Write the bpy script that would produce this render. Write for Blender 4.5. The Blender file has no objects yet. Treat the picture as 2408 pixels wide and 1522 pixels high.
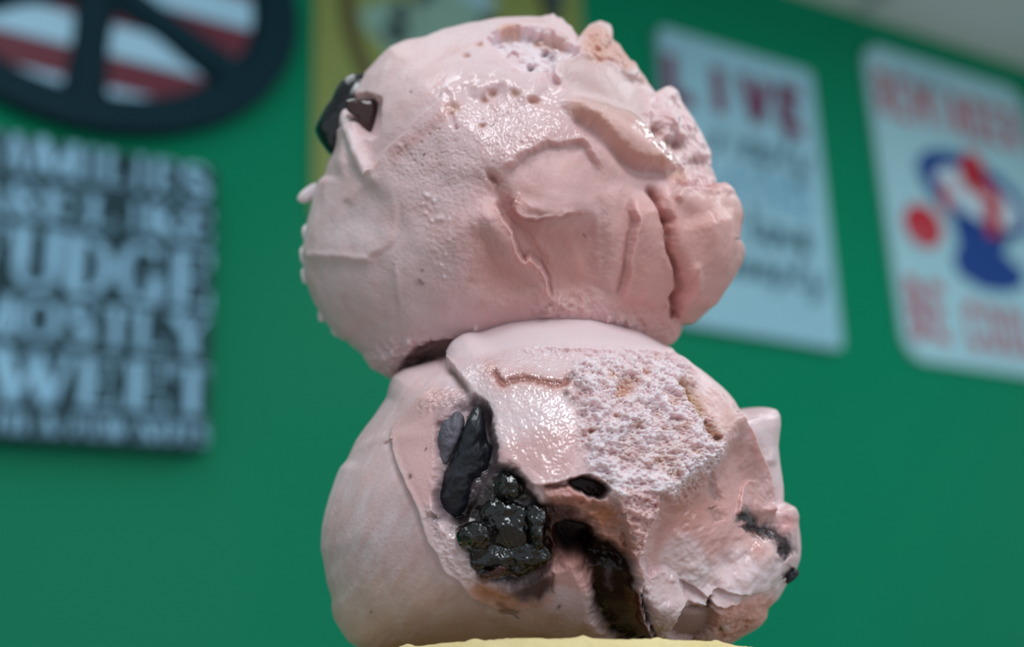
import bpy, bmesh, math, random
import numpy as np
from mathutils import Vector, Matrix

random.seed(4)
rng = np.random.RandomState(11)
C = bpy.context.scene.collection
SC = bpy.context.scene

def lin(r, g, b):
    f = lambda c: c / 12.92 if c <= .04045 else ((c + .055) / 1.055) ** 2.4
    return (f(r / 255), f(g / 255), f(b / 255))

# ------------------------------------------------------------------ camera
F = 2800.0                       # focal length in photo pixels (2408 wide)
PITCH, ROLL, YAW = math.radians(17.33), math.radians(-2.36), math.radians(29.95)
_rx = np.array([[1, 0, 0], [0, math.cos(PITCH), -math.sin(PITCH)], [0, math.sin(PITCH), math.cos(PITCH)]])
_rz = np.array([[math.cos(ROLL), -math.sin(ROLL), 0], [math.sin(ROLL), math.cos(ROLL), 0], [0, 0, 1]])
RC = np.array([[1, 0, 0], [0, 0, -1], [0, 1, 0]]) @ _rx @ _rz      # camera axes in the world
CAM = np.array([0, 0, 1.5])
D0 = 0.18                        # distance of the cone's axis from the lens
S = D0 / F                       # metres per pixel at that distance
HX = np.array([math.cos(YAW), math.sin(YAW), 0])                   # along the green wall
HN = np.array([math.sin(YAW), -math.cos(YAW), 0])                  # out of the wall

cam = bpy.data.cameras.new('camera')
co = bpy.data.objects.new('camera', cam)
C.objects.link(co)
M = Matrix([list(RC[i]) + [CAM[i]] for i in range(3)] + [[0, 0, 0, 1]])
co.matrix_world = M
cam.sensor_width = 36
cam.lens = F / 2408 * 36
cam.clip_start = .005
cam.clip_end = 50
cam.dof.use_dof = True
cam.dof.focus_distance = (F - 430) * S
cam.dof.aperture_fstop = 12.5
SC.camera = co

# ------------------------------------------------------------------ world, light, exposure
w = bpy.data.worlds.new('world')
SC.world = w
w.use_nodes = True
w.node_tree.nodes['Background'].inputs[0].default_value = (.80, .92, 1.0, 1)
w.node_tree.nodes['Background'].inputs[1].default_value = .56

def area(name, loc, target, sx, sy, power, color):
    l = bpy.data.lights.new(name, 'AREA')
    l.shape = 'RECTANGLE'
    l.size, l.size_y, l.energy, l.color = sx, sy, power, color
    o = bpy.data.objects.new(name, l)
    C.objects.link(o)
    o.location = loc
    o.rotation_euler = (Vector(target) - Vector(loc)).to_track_quat('-Z', 'Y').to_euler()
    return o

CEIL = 1.5 + 1.121
area('unseen_ceiling_panel', (-.35, .30, CEIL - .06), (-.35, .30, 0), .30, 1.2, 3, (.92, .97, 1))
area('unseen_ceiling_panel', (.20, -1.05, CEIL - .06), (.20, -1.05, 0), .5, 1.2, 20, (.92, .97, 1))
area('unseen_ceiling_panel', (1.1, .75, CEIL - .06), (1.1, .75, 0), .30, 1.2, 11, (.92, .97, 1))  # unseen panel, placed to brighten the right-hand wall and its signs
area('shopfront_daylight', (2.6, -2.2, 1.95), (.3, .6, 1.6), 1.6, 1.2, 16, (.86, .95, 1))

SC.view_settings.view_transform = 'Standard'
SC.view_settings.look = 'None'
SC.view_settings.gamma = 1
SC.view_settings.use_curve_mapping = False
SC.view_settings.exposure = 0.0

# ------------------------------------------------------------------ helpers
def mat(name, col=(.8, .8, .8), rough=.5, spec=.5, **kw):
    m = bpy.data.materials.new(name)
    m.use_nodes = True
    b = m.node_tree.nodes['Principled BSDF']
    b.inputs['Base Color'].default_value = (*col, 1)
    b.inputs['Roughness'].default_value = rough
    b.inputs['Specular IOR Level'].default_value = spec
    for k, v in kw.items():
        b.inputs[k].default_value = v
    return m

def node(m, typ, **kw):
    n = m.node_tree.nodes.new(typ)
    for k, v in kw.items():
        setattr(n, k, v)
    return n

def mottled(name, c1, c2, scale, rough=.5, spec=.5, bump=0., bscale=200., dist=.001):
    m = mat(name, c1, rough, spec)
    L = m.node_tree.links
    b = m.node_tree.nodes['Principled BSDF']
    tc = node(m, 'ShaderNodeTexCoord')
    nz = node(m, 'ShaderNodeTexNoise')
    nz.inputs['Scale'].default_value = scale
    nz.inputs['Detail'].default_value = 4
    mx = node(m, 'ShaderNodeMix', data_type='RGBA')
    mx.inputs[6].default_value = (*c1, 1)
    mx.inputs[7].default_value = (*c2, 1)
    L.new(tc.outputs['Object'], nz.inputs['Vector'])
    L.new(nz.outputs['Fac'], mx.inputs[0])
    L.new(mx.outputs[2], b.inputs['Base Color'])
    if bump:
        n2 = node(m, 'ShaderNodeTexNoise')
        n2.inputs['Scale'].default_value = bscale
        n2.inputs['Detail'].default_value = 3
        bp = node(m, 'ShaderNodeBump')
        bp.inputs['Strength'].default_value = bump
        bp.inputs['Distance'].default_value = dist
        L.new(tc.outputs['Object'], n2.inputs['Vector'])
        L.new(n2.outputs['Fac'], bp.inputs['Height'])
        L.new(bp.outputs['Normal'], b.inputs['Normal'])
    return m

def link(name, me, m=None, parent=None):
    o = bpy.data.objects.new(name, me)
    C.objects.link(o)
    if m:
        me.materials.append(m)
    if parent:
        o.parent = parent
    return o

def tag(o, label=None, cat=None, group=None, kind=None):
    for k, v in (('label', label), ('category', cat), ('group', group), ('kind', kind)):
        if v:
            o[k] = v
    return o

def pydata(name, vs, fs, m=None, parent=None, smooth=False):
    me = bpy.data.meshes.new(name)
    me.from_pydata([tuple(v) for v in vs], [], fs)
    if smooth:
        me.polygons.foreach_set('use_smooth', [True] * len(me.polygons))
    me.update()
    return link(name, me, m, parent)

def prism(polys, t0, t1):
    """polygons in the sign plane -> solid slabs from depth t0 to t1 (local y = out of the wall is -y)"""
    vs, fs = [], []
    for p in polys:
        n = len(p)
        a = sum(p[i][0] * p[(i + 1) % n][1] - p[(i + 1) % n][0] * p[i][1] for i in range(n))
        if a < 0:
            p = p[::-1]
        k = len(vs)
        vs += [(x, -t1, z) for x, z in p] + [(x, -t0, z) for x, z in p]
        fs.append(tuple(range(k, k + n)))
        fs.append(tuple(range(k + 2 * n - 1, k + n - 1, -1)))
        for i in range(n):
            j = (i + 1) % n
            fs.append((k + i, k + n + i, k + n + j, k + j))
    return vs, fs

def rbox(x0, z0, x1, z1, r, seg=8):
    pts = []
    for cx, cz, a0 in ((x1 - r, z1 - r, 0), (x0 + r, z1 - r, 90), (x0 + r, z0 + r, 180), (x1 - r, z0 + r, 270)):
        for i in range(seg + 1):
            a = math.radians(a0 + 90 * i / seg)
            pts.append((cx + r * math.cos(a), cz + r * math.sin(a)))
    return pts

def ray(px, py):
    return RC @ np.array([(px - 1204) / F, -(py - 761) / F, -1])

P0 = ray(240, 720) * 1.3
WD = P0 @ HN
def wall(px, py):
    """where the ray through a photo pixel meets the green wall: (metres along the wall, height above the lens)"""
    d = ray(px, py)
    q = d * (WD / (d @ HN))
    return q @ HX, q[2]

def wall_empty(name, s, z, rot=0., off=0.):
    o = bpy.data.objects.new(name, None)
    C.objects.link(o)
    p = HX * s + HN * (WD + off) + np.array([0, 0, z]) + CAM
    o.matrix_world = Matrix.Translation(Vector(p)) @ Matrix.Rotation(YAW, 4, 'Z') @ Matrix.Rotation(-rot, 4, 'Y')
    return o

# ------------------------------------------------------------------ room
green = mottled('green_wall_paint', lin(0, 132, 95), lin(0, 126, 91), 3.0, .36, .10, .2, 90., .002)
white = mottled('ceiling_white', lin(226, 236, 236), lin(214, 228, 230), 6.0, .8, .2)
tile = mottled('floor_brown', lin(188, 168, 152), lin(170, 152, 138), 4.0, .5, .4)

def slab(name, s0, s1, n0, n1, z0, z1, m):
    vs = []
    for z in (z0, z1):
        for s_, n_ in ((s0, n0), (s1, n0), (s1, n1), (s0, n1)):
            p = HX * s_ + HN * (WD + n_)
            vs.append((p[0], p[1], z))
    o = pydata(name, vs, [(3, 2, 1, 0), (4, 5, 6, 7), (0, 1, 5, 4), (1, 2, 6, 5), (2, 3, 7, 6), (3, 0, 4, 7)], m)
    return tag(o, kind='structure')

slab('wall_back', -2.6, 4.6, -.12, 0, 0, CEIL, green)
ceil_o = slab('ceiling', -2.6, 4.6, -.12, 4.2, CEIL, CEIL + .08, white)
slab('floor', -2.6, 4.6, -.12, 4.2, -.08, 0, tile)
# ceiling grid: thin bars between the ceiling tiles
bar = mat('ceiling_bar_paint', lin(176, 190, 194), .6, .3)
for i in range(7):
    s = 1.46 + .61 * (i - 4)
    vs = []
    for z in (CEIL - .006, CEIL):
        for s_, n_ in ((s - .012, .02), (s + .012, .02), (s + .012, 4.1), (s - .012, 4.1)):
            p = HX * s_ + HN * (WD + n_)
            vs.append((p[0], p[1], z))
    pydata('grid_bar', vs, [(3, 2, 1, 0), (4, 5, 6, 7), (0, 1, 5, 4), (1, 2, 6, 5), (2, 3, 7, 6), (3, 0, 4, 7)], bar, ceil_o)

# ------------------------------------------------------------------ lettering (strokes cut as flat pieces)
K, k_ = .28, .06
def _arc(cx, cz, rx, rz, a0, a1, n=9):
    return [(cx + rx * math.cos(math.radians(a0 + (a1 - a0) * i / (n - 1))), cz + rz * math.sin(math.radians(a0 + (a1 - a0) * i / (n - 1)))) for i in range(n)]
def serif_glyph(c):
    """strokes (points, widths) in a unit box, thick stems and thin hairlines"""
    V = lambda x, z0=0, z1=1, w=K: ([(x, z0), (x, z1)], [w, w])
    H = lambda x0, x1, z, w=k_: ([(x0, z), (x1, z)], [w, w])
    Sf = lambda x, z: H(x - .24, x + .24, z, .05)
    def curve(pts):
        ws = []
        for i in range(len(pts)):
            a, b = pts[max(i - 1, 0)], pts[min(i + 1, len(pts) - 1)]
            dx, dz = abs(b[0] - a[0]), abs(b[1] - a[1])
            ws.append(k_ + (K - k_) * (dz / (dx + dz + 1e-6)))
        return (pts, ws)
    D = lambda p, q, w: ([p, q], [w, w])
    G = {
        'I': [V(.5), Sf(.5, .04), Sf(.5, .96)],
        'L': [V(.25), Sf(.25, .96), H(.05, .95, .05), V(.92, 0, .3, .1)],
        'E': [V(.25), H(.05, .92, .05), H(.05, .9, .95), H(.25, .7, .52), V(.9, 0, .28, .1), V(.88, .72, 1, .1), V(.7, .4, .64, .08)],
        'F': [V(.25), Sf(.25, .04), H(.05, .9, .95), H(.25, .7, .5), V(.88, .72, 1, .1), V(.7, .38, .62, .08)],
        'T': [V(.5), Sf(.5, .04), H(.03, .97, .95), V(.06, .7, 1, .1), V(.94, .7, 1, .1)],
        'H': [V(.22), V(.78), Sf(.22, .04), Sf(.78, .04), Sf(.22, .96), Sf(.78, .96), H(.2, .8, .5)],
        'A': [D((.1, 0), (.46, 1), .11), D((.48, 1), (.82, 0), .3), H(.22, .7, .32), Sf(.12, .04), Sf(.82, .04)],
        'M': [D((.14, 0), (.14, 1), .11), D((.2, 1), (.5, .08), .26), D((.5, .08), (.82, 1), .1), V(.84, 0, 1, .24), Sf(.14, .04), Sf(.84, .04)],
        'N': [D((.14, 0), (.14, 1), .11), D((.2, 1), (.8, 0), .28), D((.86, 0), (.86, 1), .11), Sf(.14, .04), Sf(.86, .96)],
        'W': [D((.1, 1), (.3, 0), .24), D((.32, 0), (.5, .9), .1), D((.48, .95), (.7, 0), .24), D((.72, 0), (.92, 1), .1), Sf(.1, .96), Sf(.92, .96)],
        'Y': [D((.14, 1), (.5, .45), .28), D((.88, 1), (.52, .45), .1), V(.5, 0, .5), Sf(.5, .04), Sf(.14, .96), Sf(.86, .96)],
        'K': [V(.22), Sf(.22, .04), Sf(.22, .96), D((.3, .4), (.86, 1), .1), D((.42, .58), (.86, 0), .28), Sf(.86, .04)],
        'R': [V(.22), Sf(.22, .04), curve([(.22, .95), (.5, .95)] + _arc(.5, .74, .3, .21, 90, -90) + [(.22, .52)]), D((.5, .5), (.86, 0), .27)],
        'U': [curve([(.22, 1), (.22, .35)] + _arc(.5, .32, .28, .27, 180, 270, 5)), curve(_arc(.5, .32, .34, .27, 270, 360, 5) + [(.84, 1)]), Sf(.22, .96), Sf(.84, .96)],
        'D': [V(.22), curve([(.08, .95), (.4, .95)] + _arc(.42, .5, .4, .45, 90, -90) + [(.08, .05)])],
        'O': [curve(_arc(.5, .5, .36, .46, 0, 360, 17))],
        'G': [curve(_arc(.52, .5, .38, .46, 50, 300, 13)), V(.8, 0, .42, .24), Sf(.78, .44), V(.82, .7, 1, .09)],
        'S': [curve([(.82, .78), (.72, .92), (.5, .96), (.26, .9), (.2, .75), (.34, .6), (.62, .46), (.8, .28), (.72, .1), (.5, .04), (.26, .08), (.14, .25)])],
    }
    if c == 'S':
        p = G['S'][0][0]
        return [(p, [.09, .11, .12, .2, .26, .3, .32, .28, .22, .13, .11, .09])]
    return G.get(c, [])

def plain_glyph(c, w=.2):
    V = lambda x, z0=0, z1=1: ([(x, z0), (x, z1)], [w, w])
    H = lambda x0, x1, z: ([(x0, z), (x1, z)], [w * .8, w * .8])
    P = lambda *p: (list(p), [w] * len(p))
    G = {
        'L': [V(.2), H(.1, .9, .08)], 'I': [V(.5)], 'V': [P((.1, 1), (.5, 0)), P((.9, 1), (.5, 0))],
        'E': [V(.2), H(.1, .9, .08), H(.1, .9, .92), H(.2, .75, .5)],
        'R': [V(.2), P((.2, .92), (.65, .92), (.82, .8), (.82, .6), (.65, .48), (.2, .48)), P((.5, .48), (.85, 0))],
        'M': [V(.14), V(.86), P((.14, 1), (.5, .35), (.86, 1))],
        'N': [V(.18), V(.82), P((.18, 1), (.82, 0))],
        'D': [V(.2), P((.2, .92), (.6, .92), (.82, .75), (.82, .25), (.6, .08), (.2, .08))],
        'B': [V(.2), P((.2, .92), (.65, .92), (.8, .8), (.8, .62), (.65, .52), (.2, .52)), P((.65, .52), (.84, .4), (.84, .2), (.65, .08), (.2, .08))],
        'C': [P((.84, .75), (.7, .92), (.35, .92), (.18, .75), (.18, .25), (.35, .08), (.7, .08), (.84, .25))],
        'O': [P((.5, .92), (.25, .88), (.18, .7), (.18, .3), (.25, .12), (.5, .08), (.75, .12), (.82, .3), (.82, .7), (.75, .88), (.5, .92))],
        'A': [P((.1, 0), (.5, 1)), P((.9, 0), (.5, 1)), H(.25, .75, .35)],
        'U': [P((.18, 1), (.18, .25), (.35, .08), (.65, .08), (.82, .25), (.82, 1))],
        'G': [P((.84, .75), (.7, .92), (.35, .92), (.18, .75), (.18, .25), (.35, .08), (.7, .08), (.84, .25), (.84, .45), (.55, .45))],
        'H': [V(.18), V(.82), H(.18, .82, .5)], 'T': [V(.5), H(.05, .95, .92)], 'F': [V(.2), H(.1, .9, .92), H(.2, .75, .5)],
        'S': [P((.82, .78), (.65, .92), (.35, .92), (.18, .75), (.3, .55), (.7, .45), (.82, .25), (.65, .08), (.35, .08), (.18, .22))],
        'Y': [P((.1, 1), (.5, .5)), P((.9, 1), (.5, .5)), V(.5, 0, .5)],
        'i': [V(.5, 0, .62), V(.5, .75, .88)], 'l': [P((.3, .3), (.6, .7), (.6, 1), (.45, 1), (.4, .2), (.55, 0), (.8, .2))],
        'm': [P((.1, 0), (.15, .6)), P((.15, .5), (.35, .62), (.45, .5), (.45, 0)), P((.45, .5), (.68, .62), (.8, .5), (.85, 0))],
        'p': [P((.3, .6), (.2, -.35)), P((.28, .5), (.6, .62), (.8, .4), (.6, .02), (.28, .08))],
        'y': [P((.15, .6), (.3, .1), (.7, .1)), P((.85, .6), (.65, -.3), (.3, -.35), (.25, -.2))],
        'o': [P((.5, .6), (.2, .5), (.2, .12), (.5, 0), (.8, .12), (.8, .5), (.5, .6))],
        'v': [P((.1, .6), (.45, 0), (.85, .6))], 'e': [P((.2, .3), (.8, .36), (.7, .58), (.4, .6), (.18, .3), (.4, .02), (.8, .12))],
        'd': [P((.75, .5), (.45, .62), (.18, .3), (.4, 0), (.75, .15)), P((.78, 1), (.78, 0))],
        's': [P((.75, .5), (.5, .62), (.3, .48), (.65, .25), (.55, .02), (.2, .1))],
        'w': [P((.08, .6), (.28, 0), (.5, .5), (.7, 0), (.92, .6))], 't': [V(.45), H(.2, .8, .66)], 'h': [V(.2), P((.2, .45), (.5, .62), (.78, .5), (.78, 0))],
        'D2': [],
    }
    return G.get(c, [])

def stroke_polys(strokes, x0, z0, wx, hz, sx=None):
    """unit-box strokes -> quads placed at x0,z0 in a box wx by hz (widths scale with wx unless sx given)"""
    sx = sx or wx
    out = []
    for pts, ws in strokes:
        P = [(x0 + x * wx, z0 + z * hz) for x, z in pts]
        for (a, b, wa, wb) in zip(P[:-1], P[1:], ws[:-1], ws[1:]):
            dx, dz = b[0] - a[0], b[1] - a[1]
            l = math.hypot(dx, dz) or 1e-9
            ux, uz = dx / l, dz / l
            hor = abs(ux)
            u = (sx * (1 - hor) + hz * hor * .9)
            wa_, wb_ = wa * u / 2, wb * u / 2
            e = .25 * min(wa_, wb_) if len(pts) > 2 else 0
            a2, b2 = (a[0] - ux * e, a[1] - uz * e), (b[0] + ux * e, b[1] + uz * e)
            out.append([(a2[0] - uz * wa_, a2[1] + ux * wa_), (b2[0] - uz * wb_, b2[1] + ux * wb_),
                        (b2[0] + uz * wb_, b2[1] - ux * wb_), (a2[0] + uz * wa_, a2[1] - ux * wa_)])
    return out

# ------------------------------------------------------------------ sign: dark canvas with raised pale lettering (left)
slate = mottled('sign_slate', lin(14, 48, 58), lin(20, 58, 70), 30., .6, .3)
pale = mottled('sign_pale_blue_letters', lin(158, 206, 236), lin(142, 194, 228), 40., .6, .3)
zt, zb, sr = wall(479, 424)[1], wall(473, 1072)[1], wall(476, 750)[0]
sw = sr - wall(-140, 750)[0]
sg = wall_empty('lettered_wall_sign', sr - sw / 2, (zt + zb) / 2, math.radians(.3))
tag(sg, 'square dark slate wall sign with pale blue serif words about families and fudge', 'sign')
hw, hh = sw / 2, (zt - zb) / 2
vs, fs = prism([[(-hw, -hh), (hw, -hh), (hw, hh), (-hw, hh)]], .001, .036)
pydata('board', vs, fs, slate, sg)
def sx_of(px, py):
    s, z = wall(px, py)
    return s - (sr - sw / 2), z - (zt + zb) / 2
def sign_line(text, boxes, y0, y1, py):
    """text with one (left px, right px) box per visible letter; y0 top / y1 bottom at x=240"""
    for ch, (a, b) in zip(text, boxes):
        if ch == ' ' or b < a + 2:
            continue
        xa, xb = sx_of(a, py)[0], sx_of(b, py)[0]
        zt_, zb_ = sx_of(240, y0)[1], sx_of(240, y1)[1]
        polys = stroke_polys(serif_glyph(ch), xa, zb_, xb - xa, zt_ - zb_)
        polys = [[(max(-hw, min(hw, x)), z) for x, z in p] for p in polys]
        vs, fs = prism(polys, .0362, .0372)
        pydata('letter', vs, fs, pale, sg)
sign_line('FAMILIES', [(-68, -14), (-10, 54), (56, 176), (180, 224), (226, 284), (292, 338), (342, 402), (406, 482)], 384, 464, 420)
sign_line('ARE LIKE', [(-92, -4), (4, 82), (86, 176), (0, 0), (188, 258), (284, 322), (326, 410), (412, 482)], 490, 566, 525)
sign_line('FUDGE', [(-110, 2), (8, 132), (134, 256), (258, 372), (380, 482)], 588, 726, 650)
sign_line('MOSTLY', [(-100, 22), (26, 130), (132, 214), (216, 294), (296, 372), (376, 478)], 742, 838, 790)
sign_line('SWEET', [(-130, -44), (-40, 162), (162, 262), (274, 378), (382, 478)], 862, 980, 920)
tx = 'WITH A FEW NUTS'
x = -118.
bx = []
for ch in tx:
    wd = {'W': 54, ' ': 20, 'I': 24, 'H': 46, 'A': 52, 'N': 48, 'U': 44}.get(ch, 40)
    bx.append((x, x + wd - 3)); x += wd
q = 480 / x
bx = [(-118 + (a + 118) * (480 + 118) / (x + 118), -118 + (b + 118) * (480 + 118) / (x + 118)) for a, b in bx]
sign_line(tx, bx, 1000, 1048, 1024)

# ------------------------------------------------------------------ oval peace sign with striped openings (upper left)
dark = mottled('peace_sign_dark_paint', lin(8, 40, 52), lin(12, 46, 58), 8., .6, .12)
stripe = mat('red_and_white_stripes', (1, 1, 1), .5, .3)
Ls = stripe.node_tree.links
tc = node(stripe, 'ShaderNodeTexCoord'); sp = node(stripe, 'ShaderNodeSeparateXYZ')
PERIOD = .0815
ms = node(stripe, 'ShaderNodeMath', operation='MULTIPLY_ADD')
ms.inputs[1].default_value = 1 / PERIOD
fr = node(stripe, 'ShaderNodeMath', operation='FRACT'); gt = node(stripe, 'ShaderNodeMath', operation='GREATER_THAN')
gt.inputs[1].default_value = .5
mx = node(stripe, 'ShaderNodeMix', data_type='RGBA')
mx.inputs[6].default_value = (*lin(104, 44, 60), 1); mx.inputs[7].default_value = (*lin(164, 208, 234), 1)
Ls.new(tc.outputs['Object'], sp.inputs[0]); Ls.new(sp.outputs['Z'], ms.inputs[0]); Ls.new(ms.outputs[0], fr.inputs[0])
Ls.new(fr.outputs[0], gt.inputs[0]); Ls.new(gt.outputs[0], mx.inputs[0]); Ls.new(mx.outputs[2], stripe.node_tree.nodes['Principled BSDF'].inputs['Base Color'])
pc = wall(226, -36)
RA, RB = wall(690, -20)[0] - pc[0], pc[1] - wall(285, 332)[1]
pg = wall_empty('oval_peace_sign', pc[0], pc[1], math.radians(-2.2))
tag(pg, 'big dark oval peace sign with red and white striped openings, upper left', 'sign')
def ell(a, b, n=72):
    return [(a * math.cos(2 * math.pi * i / n), b * math.sin(2 * math.pi * i / n)) for i in range(n)]
vs, fs = prism([ell(RA, RB)], .004, .014)
pydata('backing', vs, fs, dark, pg)
def ring(a0, b0, a1, b1, t0, t1, n=96):
    vs, fs = [], []
    for (a, b, t) in ((a0, b0, t0), (a0, b0, t1), (a1, b1, t1), (a1, b1, t0)):
        vs += [(a * math.cos(2 * math.pi * i / n), -t, b * math.sin(2 * math.pi * i / n)) for i in range(n)]
    for k in range(4):
        for i in range(n):
            j = (i + 1) % n
            k2 = (k + 1) % 4
            fs.append((k * n + i, k2 * n + i, k2 * n + j, k * n + j))
    return vs, fs
vs, fs = ring(RA, RB, RA * .80, RB * .80, .015, .024)
pydata('rim_ring', vs, fs, dark, pg)
aL = math.radians(27)
def spoke(ang, ln, hw_=.0165):
    ux, uz = math.cos(ang), math.sin(ang)
    return [(-uz * hw_, ux * hw_), (ux * ln - uz * hw_, uz * ln + ux * hw_), (ux * ln + uz * hw_, uz * ln - ux * hw_), (uz * hw_, -ux * hw_)]
for a_, l_ in ((math.pi / 2, RB * .9), (-math.pi / 2, RB * .9), (-aL, RA * .9), (math.pi + aL, RA * .9)):
    vs, fs = prism([spoke(a_, l_)], .015, .0232)
    pydata('spoke', vs, fs, dark, pg)
def opening(a0, a1):
    """rounded wedge between two spokes, shrunk from the spokes and from the ring"""
    def inside(x, z, g):
        if (x / (RA * .785 - g)) ** 2 + (z / (RB * .79 - g)) ** 2 > 1:
            return False
        for a, sgn in ((a0, 1), (a1, -1)):
            if sgn * (math.cos(a) * z - math.sin(a) * x) < .0165 + g:
                return False
        return True
    am = (a0 + a1) / 2
    cx, cz = math.cos(am) * RA * .5, math.sin(am) * RB * .5
    pts = []
    for i in range(72):
        t = 2 * math.pi * i / 72
        lo, hi = 0, .4
        for _ in range(24):
            mid = (lo + hi) / 2
            if inside(cx + math.cos(t) * mid, cz + math.sin(t) * mid, .012):
                lo = mid
            else:
                hi = mid
        pts.append((cx + math.cos(t) * (lo + .008), cz + math.sin(t) * (lo + .008)))
    return pts
for a0, a1 in ((-math.pi / 2, -aL), (-aL, math.pi / 2), (math.pi / 2, math.pi + aL), (math.pi + aL, 1.5 * math.pi)):
    vs, fs = prism([opening(a0, a1)], .0142, .0155)
    pydata('striped_panel', vs, fs, stripe, pg)
ms.inputs[2].default_value = 0.5 - (sx_of(240, 140)[1] + (zt + zb) / 2 - pc[1]) / PERIOD

# ------------------------------------------------------------------ gold emblem sign behind the scoop
gold = mottled('gold_sign_paint', lin(134, 148, 80), lin(124, 138, 74), 12., .45, .4)
brown = mat('emblem_ring_brown', lin(84, 78, 48), .5, .3)
mint = mottled('emblem_mint', lin(140, 176, 160), lin(120, 158, 150), 25., .5, .3)
inkc = mat('emblem_ink', lin(56, 76, 78), .5, .3)
skyc = mat('emblem_pale_blue', lin(150, 190, 205), .5, .3)
gl, gr = wall(735, 200)[0], wall(1362, 40)[0]
gt_, gb_ = wall(737, 0)[1] + .28, wall(735, 520)[1]
gs = wall_empty('gold_emblem_sign', (gl + gr) / 2, (gt_ + gb_) / 2)
tag(gs, 'tall olive gold metal sign with round brown ring emblem behind the upper scoop', 'sign')
gw, gh = (gr - gl) / 2, (gt_ - gb_) / 2
vs, fs = prism([rbox(-gw, -gh, gw, gh, .008)], .001, .006)
pydata('panel', vs, fs, gold, gs)
gz0 = (gt_ + gb_) / 2
def g_at(px, py):
    s, z = wall(px, py)
    return s - (gl + gr) / 2, z - gz0
ec = g_at(1068, 60)
vs, fs = ring(.172, .205, .150, .180, .0062, .0072)
o = pydata('emblem_ring', [(x + ec[0], y, z + ec[1]) for x, y, z in vs], fs, brown, gs)
def blob(cx, cz, rx, rz, seed, n=28, amp=.18):
    r_ = random.Random(seed)
    ph = [r_.uniform(0, 6.28) for _ in range(4)]
    out = []
    for i in range(n):
        t = 2 * math.pi * i / n
        k = 1 + amp * (math.sin(2 * t + ph[0]) * .5 + math.sin(3 * t + ph[1]) * .5 + math.sin(5 * t + ph[2]) * .3)
        out.append((cx + rx * k * math.cos(t), cz + rz * k * math.sin(t)))
    return out
for nm, px, py, rx, rz, m_, sd in (('emblem_shape', 960, 75, .062, .052, mint, 1), ('emblem_shape', 1060, 70, .05, .05, mint, 5), ('emblem_shape', 1075, 5, .055, .028, skyc, 2),
                                   ('emblem_shape', 1010, 12, .022, .02, inkc, 3), ('emblem_shape', 1090, 40, .045, .012, inkc, 4), ('emblem_shape', 935, 45, .012, .022, inkc, 6),
                                   ('emblem_shape', 925, 88, .018, .014, inkc, 8), ('emblem_shape', 1295, 8, .014, .03, inkc, 7)):
    cx, cz = g_at(px, py)
    t = .0062 + .0006 * sd
    vs, fs = prism([blob(cx, cz, rx, rz, sd)], t, t + .0006)
    pydata(nm, vs, fs, m_, gs)

# ------------------------------------------------------------------ pale blue word sign (right of the scoop)
pb = mottled('sign_pale_blue', lin(140, 190, 210), lin(150, 198, 216), 10., .45, .4)
plum = mat('sign_plum_ink', lin(116, 60, 92), .5, .3)
grey = mat('sign_grey_ink', lin(84, 122, 138), .5, .3)
blue = mat('sign_blue_ink', lin(84, 146, 186), .5, .3)
cs = [wall(*c) for c in ((1505, 62), (1893, 177), (1970, 825), (1617, 775))]
x0, x1 = (cs[0][0] + cs[3][0]) / 2, (cs[1][0] + cs[2][0]) / 2
z1, z0 = (cs[0][1] + cs[1][1]) / 2, (cs[2][1] + cs[3][1]) / 2
bs = wall_empty('live_word_sign', (x0 + x1) / 2, (z0 + z1) / 2, math.radians(-1.0))
tag(bs, 'pale blue wall sign with the plum word LIVE on top, just right of the scoops', 'sign')
hw2, hh2 = (x1 - x0) / 2, (z1 - z0) / 2
vs, fs = prism([rbox(-hw2, -hh2, hw2, hh2, .012)], .001, .014)
pydata('panel', vs, fs, pb, bs)
def plain_line(parent, text, xa, xb, za, zb_, m_, t, w=.2, gap=.12, glyph=plain_glyph, slant=0.):
    n = len(text)
    cw = (xb - xa) / n
    for i, ch in enumerate(text):
        p = stroke_polys(glyph(ch, w), xa + i * cw + gap * cw / 2, za, cw * (1 - gap), zb_ - za)
        if p:
            vs, fs = prism([[(x_ + slant * (z_ - za), z_) for x_, z_ in q_] for q_ in p], t, t + .0006)
            pydata('letter', vs, fs, m_, parent)
def b_at(px, py):
    s, z = wall(px, py)
    return s - (x0 + x1) / 2, z - (z0 + z1) / 2
plain_line(bs, 'LIVE', b_at(1535, 160)[0], b_at(1880, 250)[0], b_at(1700, 282)[1], b_at(1700, 176)[1], plum, .0142, .42, .2)
plain_line(bs, 'simply', b_at(1640, 330)[0], b_at(1880, 360)[0], b_at(1770, 392)[1], b_at(1770, 316)[1], grey, .0142, .26, .0, slant=.3)
plain_line(bs, 'LAUGH', b_at(1640, 440)[0], b_at(1890, 450)[0], b_at(1770, 452)[1], b_at(1770, 412)[1], blue, .0142, .2)
plain_line(bs, 'OFTEN', b_at(1660, 470)[0], b_at(1890, 480)[0], b_at(1770, 498)[1], b_at(1770, 462)[1], blue, .0142, .2)
plain_line(bs, 'love', b_at(1740, 555)[0], b_at(1895, 560)[0], b_at(1810, 586)[1], b_at(1810, 512)[1], grey, .0142, .34, .0)
plain_line(bs, 'deeply', b_at(1680, 640)[0], b_at(1920, 660)[0], b_at(1800, 672)[1], b_at(1800, 604)[1], grey, .0142, .3, .0, slant=.2)

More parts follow.
